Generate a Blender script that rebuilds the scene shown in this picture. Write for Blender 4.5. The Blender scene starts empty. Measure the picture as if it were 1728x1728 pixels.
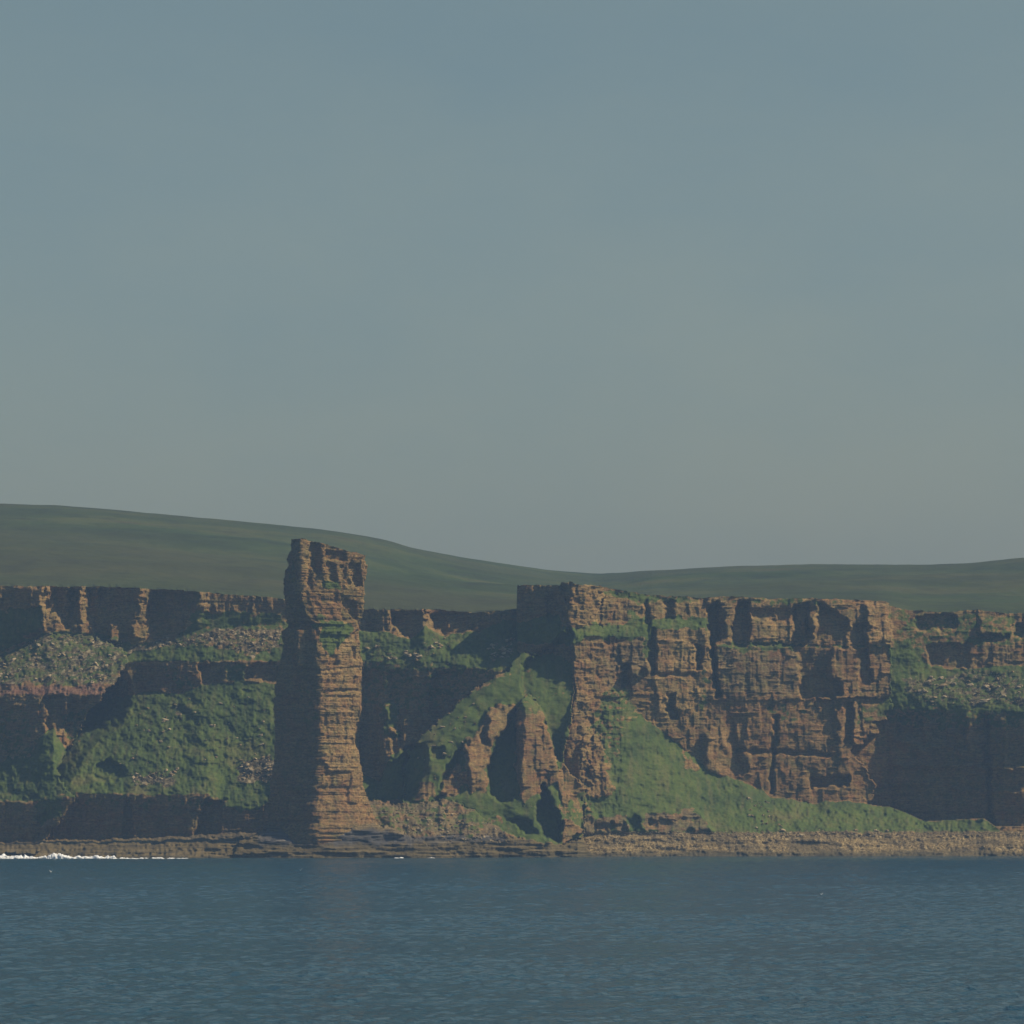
import bpy, math, random
import numpy as np
from mathutils import Vector

# ------------------------------------------------------------------ camera
scene = bpy.context.scene
COL = scene.collection
F = 7126.0          # focal length in photo pixels (photo is 1728 wide)
HC = 20.0           # eye height above the sea, metres
UC, VH = 864.0, 1376.0
cam = bpy.data.cameras.new("camera")
cam.sensor_width = 36.0
cam.lens = 36.0 * F / 1728.0
cam.shift_y = (VH - 864.0) / 1728.0
cam.clip_start = 1.0
cam.clip_end = 30000.0
camo = bpy.data.objects.new("camera", cam)
COL.objects.link(camo)
camo.location = (0, 0, HC)
camo.rotation_euler = (math.radians(90), 0, 0)
scene.camera = camo

# ------------------------------------------------------------------ light
SUN_EL = math.radians(44)
SUN_A = math.radians(10)                    # from +x (right), turned towards the viewer
sdir = Vector((math.cos(SUN_EL) * math.cos(SUN_A), -math.cos(SUN_EL) * math.sin(SUN_A), math.sin(SUN_EL)))
sun = bpy.data.lights.new("sun", 'SUN')
sun.energy = 5.0
sun.angle = math.radians(0.5)
sun.color = (1.0, 0.83, 0.58)
suno = bpy.data.objects.new("sun", sun)
COL.objects.link(suno)
suno.rotation_euler = (-sdir).to_track_quat('-Z', 'Y').to_euler()
w = bpy.data.worlds.new("World")
scene.world = w
w.use_nodes = True
nt = w.node_tree
bg = nt.nodes['Background']
sky = nt.nodes.new('ShaderNodeTexSky')
sky.sky_type = 'NISHITA'
sky.sun_disc = False
sky.sun_elevation = SUN_EL
sky.sun_rotation = math.atan2(sdir.x, sdir.y)
sky.altitude = 20
sky.air_density = 1.0
sky.dust_density = 3.2
sky.ozone_density = 1.6
tint = nt.nodes.new('ShaderNodeMixRGB')
tint.blend_type = 'MULTIPLY'
tint.inputs[0].default_value = 1.0
# hazy pale band near the horizon, deeper blue overhead
tc = nt.nodes.new('ShaderNodeTexCoord'); sx = nt.nodes.new('ShaderNodeSeparateXYZ'); rp = nt.nodes.new('ShaderNodeValToRGB')
nt.links.new(tc.outputs['Generated'], sx.inputs[0]); nt.links.new(sx.outputs[2], rp.inputs[0])
el = rp.color_ramp.elements
el[0].position = 0.0; el[0].color = (1.30, 1.20, 1.04, 1)
el[1].position = 0.42; el[1].color = (.30, .50, .78, 1)
e2 = el.new(0.20); e2.color = (1.15, 1.17, .94, 1)
# faint uneven veils of haze
mpv = nt.nodes.new('ShaderNodeMapping'); mpv.inputs['Scale'].default_value = (1.0, 1.0, 2.2)
vz = nt.nodes.new('ShaderNodeTexNoise'); vz.inputs['Scale'].default_value = 9.0; vz.inputs['Detail'].default_value = 6.0; vz.inputs['Roughness'].default_value = .6
vr = nt.nodes.new('ShaderNodeValToRGB'); ve = vr.color_ramp.elements
ve[0].position = .32; ve[0].color = (.94, .97, 1.0, 1); ve[1].position = .68; ve[1].color = (1.06, 1.03, 1.0, 1)
mv = nt.nodes.new('ShaderNodeMixRGB'); mv.blend_type = 'MULTIPLY'; mv.inputs[0].default_value = 1.0
nt.links.new(tc.outputs['Generated'], mpv.inputs[0]); nt.links.new(mpv.outputs[0], vz.inputs['Vector']); nt.links.new(vz.outputs['Fac'], vr.inputs[0])
nt.links.new(rp.outputs[0], mv.inputs[1]); nt.links.new(vr.outputs[0], mv.inputs[2])
nt.links.new(mv.outputs[0], tint.inputs[2])
nt.links.new(sky.outputs[0], tint.inputs[1])
nt.links.new(tint.outputs[0], bg.inputs[0])
bg.inputs[1].default_value = 0.077
vs = scene.view_settings
vs.view_transform = 'Standard'
vs.look = 'None'
vs.exposure = 0.0
vs.gamma = 1.0
scene.render.engine = 'CYCLES'
scene.cycles.volume_bounces = 1
scene.cycles.max_bounces = 4

# ------------------------------------------------------------------ noise
def h2(ix, iy, seed=0):
    a = (ix.astype(np.int64) * 374761393 + iy.astype(np.int64) * 668265263 + seed * 982451653) & 0xffffffff
    a = ((a ^ (a >> 13)) * 1274126177) & 0xffffffff
    a = ((a ^ (a >> 16)) * 2246822519) & 0xffffffff
    a = a ^ (a >> 15)
    return (a & 0xffffff) / float(0x1000000)

def vn(x, y, seed=0):
    x = np.asarray(x, float); y = np.asarray(y, float) + x * 0
    ix = np.floor(x); iy = np.floor(y)
    fx = x - ix; fy = y - iy
    fx = fx * fx * (3 - 2 * fx); fy = fy * fy * (3 - 2 * fy)
    a = h2(ix, iy, seed); b = h2(ix + 1, iy, seed); c = h2(ix, iy + 1, seed); d = h2(ix + 1, iy + 1, seed)
    return (a * (1 - fx) + b * fx) * (1 - fy) + (c * (1 - fx) + d * fx) * fy - 0.5

def fbm(x, y, o=4, seed=0):
    s = 0; a = 1.0; f = 1.0
    for k in range(o):
        s = s + a * vn(x * f + 17.3 * k, y * f - 9.1 * k, seed + k)
        a *= 0.5; f *= 2.03
    return s

def blocks(x, z, wd, ht, seed):
    """random offset per rough rectangular block of rock, -0.5..0.5"""
    zz = z + ht * 0.5 * vn(x / (wd * 3), z / (ht * 4), seed + 5) + ht * 0.7 * vn(z / (ht * 1.7), x * 0, seed + 6)
    row = np.floor(zz / ht)
    xx = x + wd * 1.1 * vn(x / (wd * 1.6), row * 0.37, seed + 7) + h2(row, row * 0, seed + 8) * wd + 0.12 * wd * vn(z / (ht * .35), x * 0 + row, seed + 9)
    colm = np.floor(xx / wd)
    return h2(colm, row, seed) - 0.5

_rng = np.random.RandomState(7)
def bed_table(seed, tmin, tmax):
    r = np.random.RandomState(seed)
    zs = np.arange(-30, 420, 0.05)
    t = np.zeros_like(zs)
    z = -30.0
    while z < 420:
        th = tmin + (tmax - tmin) * r.rand() ** 2
        p = r.rand() - 0.5
        m = (zs >= z) & (zs < z + th)
        q = (zs[m] - z) / th
        t[m] = p - 0.55 * np.clip(1 - np.minimum(q, 1 - q) * th / 0.22, 0, 1)
        z += th
    return zs, t
B1 = bed_table(3, 0.7, 4.0)
B2 = bed_table(4, 1.6, 7.0)
B3 = bed_table(5, 0.5, 1.8)

def bedding(x, z):
    zz = z + 0.012 * x + 1.2 * vn(x / 60.0, z / 50.0, 51)
    a = np.interp(zz, B1[0], B1[1]); b = np.interp(zz, B2[0], B2[1]); c = np.interp(zz, B3[0], B3[1])
    k = np.clip(0.5 + 1.6 * vn(x / 14.0, z / 9.0, 52), 0.05, 1)
    k2 = np.clip(0.5 + 1.6 * vn(x / 9.0, z / 22.0, 53), 0.05, 1)
    return 0.8 * a * k + 0.75 * b + 0.55 * c * k2

def rock_disp(x, z):
    """metres towards the viewer"""
    d = bedding(x, z) * 0.75
    d = d * 1.25 + 2.4 * blocks(x, z, 7.5, 21, 11)
    d = d + 1.5 * blocks(x, z, 3.3, 9, 12)
    kf = np.clip(.45 + 1.7 * fbm(x / 19, z / 12, 2, 17), 0.05, 1.3)
    d = d + 1.0 * kf * blocks(x, z, 2.1, 3.6, 13)
    d = d + 0.3 * kf * blocks(x, z, 1.6, 1.5, 14)
    d = d + 2.2 * fbm(x / 17.0, z / 34.0, 3, 15) + 0.6 * fbm(x / 2.6, z / 2.8, 2, 16)
    return d

# ------------------------------------------------------------------ helpers for the coast
STEP = 1.2
US = np.concatenate([np.arange(-1100, -262, 5.0), np.arange(-260, 1990, STEP), np.arange(1992, 2800, 5.0)])   # the coast runs on past both edges of the view
VS = np.arange(1459, 978, -STEP)
U, V = np.meshgrid(US, VS)                      # rows go upward
# slightly ragged outlines for everything that is drawn with a polygon
WU = U + 5.0 * fbm(U / 16.0, V / 16.0, 4, 31)
WV = V + 4.0 * fbm(U / 15.0, V / 15.0, 4, 32)
WU = WU + 5.0 * blocks(U, V, 9, 11, 36) + 3.0 * blocks(U, V, 4, 5, 37)
WV = WV + 5.0 * blocks(U, V, 8, 9, 38)
XR = (U - UC) * 0.292
ZR = HC + (VH - V) * 0.292

def pl(pts, q):
    a = np.array(pts, float)
    return np.interp(q, a[:, 0], a[:, 1])

def inside(poly, uu, vv):
    p = np.array(poly, float)
    r = np.zeros(uu.shape, bool)
    n = len(p)
    for i in range(n):
        x0, y0 = p[i]; x1, y1 = p[(i + 1) % n]
        if y0 == y1:
            continue
        c = ((y0 > vv) != (y1 > vv)) & (uu < (x1 - x0) * (vv - y0) / (y1 - y0) + x0)
        r ^= c
    return r

def blur(a, n):
    for ax in (0, 1):
        k = a
        for _ in range(2):
            pad = [(0, 0), (0, 0)]; pad[ax] = (n + 1, n)
            c = np.cumsum(np.pad(k, pad, mode='edge'), axis=ax)
            m = 2 * n + 1
            k = (c[m:, :] - c[:-m, :]) / m if ax == 0 else (c[:, m:] - c[:, :-m]) / m
        a = k
    return a

def pmask(poly, feather=0, warp=1.0):
    p = np.array(poly, float)
    pad = 12 + feather * 4
    ui = np.where((US > p[:, 0].min() - pad) & (US < p[:, 0].max() + pad))[0]
    vi = np.where((VS > p[:, 1].min() - pad) & (VS < p[:, 1].max() + pad))[0]
    out = np.zeros(U.shape)
    if len(ui) == 0 or len(vi) == 0:
        return out
    sl = (slice(vi[0], vi[-1] + 1), slice(ui[0], ui[-1] + 1))
    uu = U[sl] + (WU[sl] - U[sl]) * warp; vv = V[sl] + (WV[sl] - V[sl]) * warp
    m = inside(poly, uu, vv).astype(float)
    if feather > 0:
        m = blur(m, max(1, int(round(feather / STEP / 2))))
    out[sl] = m
    return out

GR, SC, SH, BE = 0, 1, 2, 3                     # fields: grass, scree, shore rock, beach
ROCK = -1

def curves(cs):
    """cs: list bottom->top of (v polyline, Y polyline, type of the band above this curve, dip noise)"""
    Y = np.full(U.shape, 9999.0)
    T = np.full(U.shape, -1)
    vv = [pl(c[0], US) for k, c in enumerate(cs)]
    VJ = V + 4.5 * fbm(U / 15, V / 11, 4, 61) + 2.5 * vn(U / 4, V / 5, 62)
    VJ = np.where(V < vv[-1][None, :] + 6, V, VJ)
    UQ = U + 5 * fbm(U / 16, V / 9, 4, 63) + 7 * blocks(U, V, 11, 12, 64) + 3 * blocks(U, V, 5, 5, 65)
    yy = [pl(c[1], UQ) for c in cs]
    for k in range(1, len(cs)):
        vv[k] = np.minimum(vv[k], vv[k - 1] - 0.3)
    for k in range(len(cs) - 1):
        v0 = vv[k][None, :]; v1 = vv[k + 1][None, :]
        t = (v0 - VJ) / (v0 - v1)
        m = (t >= 0) & (t <= 1) if k else (t <= 1)
        Y = np.where(m, yy[k] * (1 - t) + yy[k + 1] * t, Y)
        T = np.where(m, cs[k][2], T)
    m = V < vv[-1][None, :]
    Y = np.where(m, yy[-1], Y)
    return Y, T

# ------------------------------------------------------------------ the coast, from far to near
BACKTOP = [(-260, 984), (0, 989), (200, 990), (335, 998), (380, 1003), (450, 1007), (610, 1028), (720, 1028), (800, 1033), (860, 1030), (900, 1031),
           (1480, 1020), (1505, 1022), (1530, 1030), (1600, 1033), (1650, 1029), (1700, 1035), (1990, 1030)]
HEADTOP = [(860, 987), (945, 988), (947, 982), (966, 982), (968, 986), (1012, 988), (1016, 991), (1100, 1004), (1190, 1009), (1215, 1006), (1300, 1010), (1400, 1010),
           (1430, 1012), (1495, 1015), (1520, 1024)]
Yb, Tb = curves([
    ([(-260, 1470), (1990, 1470)], [(-260, 1940), (300, 1946), (420, 1985), (600, 2010), (870, 2030), (960, 2080), (1990, 2090)], SH),
    ([(-260, 1429), (400, 1424), (900, 1418), (1500, 1418), (1990, 1420)], [(-260, 1978), (420, 1990), (600, 2025), (870, 2052), (960, 2110), (1990, 2120)], SH),
    ([(-260, 1423), (0, 1420), (200, 1416), (400, 1406), (470, 1400), (620, 1372), (900, 1402), (1500, 1400), (1700, 1400), (1990, 1404)],
     [(-260, 2090), (90, 2084), (470, 2046), (600, 2075), (870, 2078), (1500, 2146), (1728, 2114), (1990, 2110)], ROCK),
    ([(-260, 1352), (60, 1350), (110, 1340), (350, 1341), (377, 1362), (437, 1364), (470, 1345), (612, 1350), (690, 1350), (870, 1380), (1500, 1385), (1990, 1390)],
     [(-260, 2092), (90, 2087), (470, 2049), (600, 2084), (870, 2080), (1500, 2148), (1728, 2116), (1990, 2112)], GR),
    ([(-260, 1190), (150, 1190), (225, 1172), (260, 1166), (300, 1171), (340, 1156), (430, 1150), (560, 1170), (600, 1300), (640, 1318), (660, 1275), (682, 1262), (700, 1300), (870, 1370), (1500, 1384), (1990, 1389)],
     [(-260, 2140), (225, 2138), (430, 2114), (560, 2108), (612, 2114), (660, 2108), (690, 2104), (870, 2082), (1500, 2148.5), (1728, 2116.5), (1990, 2112)], ROCK),
    ([(-260, 1120), (200, 1118), (420, 1115), (610, 1114), (700, 1125), (870, 1131), (1490, 1190), (1560, 1196), (1728, 1200), (1990, 1196)],
     [(-260, 2144), (225, 2142), (420, 2119), (520, 2114), (612, 2128), (690, 2117), (870, 2092), (1500, 2150), (1728, 2118), (1990, 2114)], GR),
    ([(-260, 1120), (-60, 1112), (0, 1108), (85, 1067), (170, 1071), (230, 1088), (290, 1080), (310, 1066), (400, 1057), (480, 1050), (612, 1065), (650, 1066), (693, 1081), (716, 1058),
      (748, 1073), (800, 1068), (850, 1046), (872, 1050), (1490, 1100), (1530, 1110), (1560, 1130), (1640, 1128), (1728, 1122), (1990, 1125)],
     [(-260, 2152), (310, 2142), (480, 2140), (612, 2136), (700, 2130), (870, 2126), (1490, 2160), (1728, 2150), (1990, 2134)], ROCK),
    (BACKTOP,
     [(-260, 2152), (68, 2136), (86, 2148), (113, 2142), (119, 2147), (131, 2140), (146, 2149), (163, 2144), (171, 2149), (236, 2139), (251, 2149), (336, 2136), (350, 2146),
      (480, 2140), (612, 2138), (655, 2133), (660, 2141), (716, 2133), (724, 2140), (830, 2128), (870, 2130), (1500, 2172), (1728, 2166), (1990, 2155)], ROCK),
])
Yh, Th = curves([
    ([(860, 1470), (1990, 1470)], [(860, 2036), (1100, 2050), (1500, 2062), (1990, 2055)], BE),
    ([(860, 1409), (1000, 1407), (1100, 1406), (1500, 1405), (1700, 1402), (1990, 1402)], [(860, 2056), (1500, 2092), (1700, 2094), (1990, 2090)], GR),
    ([(860, 1360), (960, 1352), (980, 1345), (990, 1300), (1002, 1240), (1022, 1195), (1050, 1174), (1090, 1215), (1140, 1252), (1200, 1303), (1260, 1321), (1300, 1343), (1370, 1355), (1430, 1352), (1500, 1361), (1530, 1372),
      (1560, 1386), (1660, 1381), (1688, 1401), (1990, 1401)],
     [(860, 2074), (980, 2072), (990, 2080), (1002, 2091), (1022, 2098), (1050, 2103), (1090, 2105), (1140, 2109), (1200, 2110), (1260, 2112), (1430, 2119), (1500, 2125), (1560, 2116), (1690, 2094), (1990, 2089)], ROCK),
    ([(860, 1170), (1000, 1168), (1050, 1170), (1200, 1185), (1500, 1178), (1520, 1178), (1990, 1178)],
     [(860, 2107), (965, 2086), (1020, 2094), (1050, 2103), (1100, 2107), (1200, 2113), (1345, 2120), (1420, 2124), (1500, 2130), (1990, 2128)], ROCK),
    ([(860, 1169), (1050, 1168), (1060, 1169), (1200, 1184), (1500, 1177), (1520, 1177), (1990, 1177)],
     [(860, 2107), (965, 2086), (1050, 2103), (1100, 2107), (1200, 2112), (1345, 2119), (1420, 2120), (1500, 2127), (1990, 2128)], ROCK),
    ([(860, 1084), (970, 1088), (990, 1072), (1095, 1074), (1100, 1058), (1190, 1056), (1200, 1092), (1500, 1092)],
     [(860, 2108), (965, 2088), (1050, 2105), (1100, 2110), (1200, 2116), (1345, 2122), (1420, 2122), (1500, 2130), (1990, 2131)], GR),
    ([(860, 1050), (970, 1057), (1095, 1056), (1100, 1046), (1190, 1045), (1200, 1089), (1500, 1089)],
     [(860, 2112), (960, 2092), (1050, 2111), (1190, 2121), (1210, 2119), (1345, 2124), (1420, 2121), (1500, 2128), (1990, 2131)], ROCK),
    (HEADTOP,
     [(860, 2114), (945, 2100), (947, 2097), (965, 2090), (1012, 2103), (1018, 2111), (1100, 2120), (1190, 2126), (1196, 2124), (1300, 2129), (1400, 2131), (1500, 2136), (1990, 2136)], ROCK),
])
# where the headland exists: left edge is the tower, right edge the end of the big buttress;
# its apron of grass and beach runs on to the right below the dark wall
h2line = pl([(1420, 1353), (1430, 1352), (1490, 1361), (1500, 1361), (1530, 1372), (1560, 1386), (1660, 1381), (1688, 1401), (1990, 1401)], U)
wob = 2.0 * vn(V / 7, V * 0, 33)
hedge = np.interp(V, [980, 1020, 1180, 1198, 1200, 1216, 1218, 1238, 1240, 1256, 1258, 1266, 1290, 1330, 1352], [1500, 1504, 1504, 1503, 1490, 1494, 1474, 1480, 1458, 1462, 1440, 1436, 1456, 1478, 1466])
hd = ((U + wob > 873) & (U + wob + (5 * fbm(U / 20, V / 12, 3, 34) + 9 * blocks(U * 0, V, 8, 9, 35) * (V > 1185)) * (V > 1030) < hedge)) | ((U >= 1428) & (V > h2line)) | ((U > 873) & (V > 1395))
Yh = np.where(hd, Yh, 9999.0)

def gully(Y):
    ue = np.interp(V, [1110, 1170, 1195, 1225, 1250, 1290, 1320, 1345], [212, 226, 221, 206, 168, 136, 120, 95])
    k = np.clip(ue - U + 6 * fbm(U / 12, V / 12, 3, 71), 0, 90) * np.clip((V - 1122) / 30, 0, 1) * np.clip((1345 - V) / 30, 0, 1)
    return Y + 0.5 * k
Yb = gully(Yb)

owner = np.zeros(U.shape, int)
Y = Yb.copy(); T = Tb.copy()
def comp(Yn, Tn, idn):
    global Y, T, owner
    m = Yn < Y
    Y = np.where(m, Yn, Y); T = np.where(m, Tn, T); owner = np.where(m, idn, owner)

comp(Yh, Th, 1)
# left block with the red scree rim
LBp = [(-1200, 1125), (0, 1112), (40, 1092), (85, 1069), (150, 1074), (214, 1100), (216, 1118), (204, 1136), (190, 1158), (152, 1195), (132, 1240), (113, 1268), (98, 1298), (108, 1330), (128, 1346), (60, 1440), (-1200, 1440)]
m = pmask(LBp) > .5
Yl, Tl = curves([
    ([(-260, 1470), (1990, 1470)], [(-260, 1938), (1990, 1938)], SH),
    ([(-260, 1430), (1990, 1429)], [(-260, 1976), (1990, 1976)], SH),
    ([(-260, 1423), (1990, 1416)], [(-260, 2090), (0, 2062), (110, 2045), (1990, 2042)], ROCK),
    ([(-260, 1356), (0, 1352), (60, 1352), (110, 1345), (1990, 1345)], [(-260, 2093), (0, 2065), (110, 2048), (1990, 2046)], GR),
    ([(-260, 1270), (0, 1286), (20, 1278), (50, 1262), (72, 1240), (90, 1228), (113, 1268), (1990, 1260)], [(-260, 2118), (0, 2100), (90, 2084), (1990, 2080)], ROCK),
    ([(-260, 1172), (1990, 1174)], [(-260, 2124), (0, 2108), (190, 2084), (1990, 2084)], SC),
    ([(-260, 1110), (0, 1105), (85, 1066), (170, 1072), (1990, 1090)], [(-260, 2150), (85, 2143), (190, 2134), (1990, 2120)], SC),
])
comp(np.where(m, Yl, 9999.), Tl, 2)
# grassy spur that runs down to the left from the headland tower
SP = [(876, 1104), (858, 1130), (812, 1156), (776, 1186), (740, 1216), (702, 1250), (690, 1270), (684, 1300), (681, 1345), (676, 1375), (700, 1440), (985, 1440), (985, 1330), (950, 1285), (966, 1180), (966, 1104)]
m = pmask(SP) > .5
Ys = pl([(1100, 2088), (1180, 2066), (1260, 2050), (1360, 2030), (1440, 2012)], V) if False else np.interp(V, [1100, 1180, 1260, 1360, 1410, 1470], [2090, 2070, 2054, 2034, 2026, 2012])
Ys = Ys + 0.55 * np.maximum(0, U - 940) * np.clip((V - 1290) / 60, 0, 1)
Ys = Ys + 0.16 * (np.maximum(0, np.interp(V, [1100, 1185, 1250, 1350], [880, 800, 740, 715]) - U)) + 0.02 * np.maximum(0, U - 800) + 2.0 * fbm(U / 30, V / 30, 3, 72)
comp(np.where(m, Ys, 9999.), np.full(U.shape, GR), 3)
# dark hollow beside the leaning buttress
# leaning rock buttress in front of it
PI_ = [(871, 1205), (878, 1179), (893, 1172), (907, 1182), (919, 1212), (931, 1252), (942, 1292), (955, 1340), (962, 1385), (985, 1402), (950, 1424), (920, 1404), (890, 1372), (868, 1348)]
m = pmask(PI_, warp=1.2) > .5
Yp = np.interp(V, [1172, 1240, 1345, 1400, 1424], [2064, 2048, 2036, 2030, 2024]) + 0.09 * (U - 872) + np.maximum(0, 884 + 9 * fbm(V / 22, V * 0, 4, 39) + 5 * blocks(U * 0, V, 8, 12, 40) - U) * .5
comp(np.where(m, Yp, 9999.), np.full(U.shape, ROCK), 4)
# rubble toe between the stack and the headland
RT = [(590, 1362), (616, 1356), (640, 1348), (665, 1358), (700, 1355), (755, 1350), (790, 1364), (830, 1390), (862, 1407), (905, 1420), (950, 1424), (985, 1414), (1010, 1470), (560, 1470)]
m = pmask(RT) > .5
Yt = np.interp(V, [1348, 1400, 1424, 1470], [2022, 2006, 1998, 1990]) + 4 * fbm(U / 22, V / 22, 4, 73) + np.interp(U, [600, 900, 975, 1006], [0, 14, 20, 60])
Tt = np.where(V + 8 * fbm(U / 20, V / 5, 3, 74) > 1412, SH, ROCK)
comp(np.where(m, Yt, 9999.), Tt, 5)
# platform the stack stands on
PP = [(398, 1440), (405, 1420), (440, 1407), (450, 1393), (545, 1386), (600, 1384), (640, 1391), (668, 1400), (684, 1412), (720, 1424), (760, 1440), (780, 1470), (380, 1470)]
m = pmask(PP) > .5
Yq = np.interp(V, [1384, 1396, 1424, 1440, 1470], [2002, 1990, 1982, 1976, 1970]) + 2.5 * fbm(U / 25, V / 9, 4, 75) + np.abs(U - 560) * 0.05
comp(np.where(m, Yq, 9999.), np.full(U.shape, SH), 6)

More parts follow.
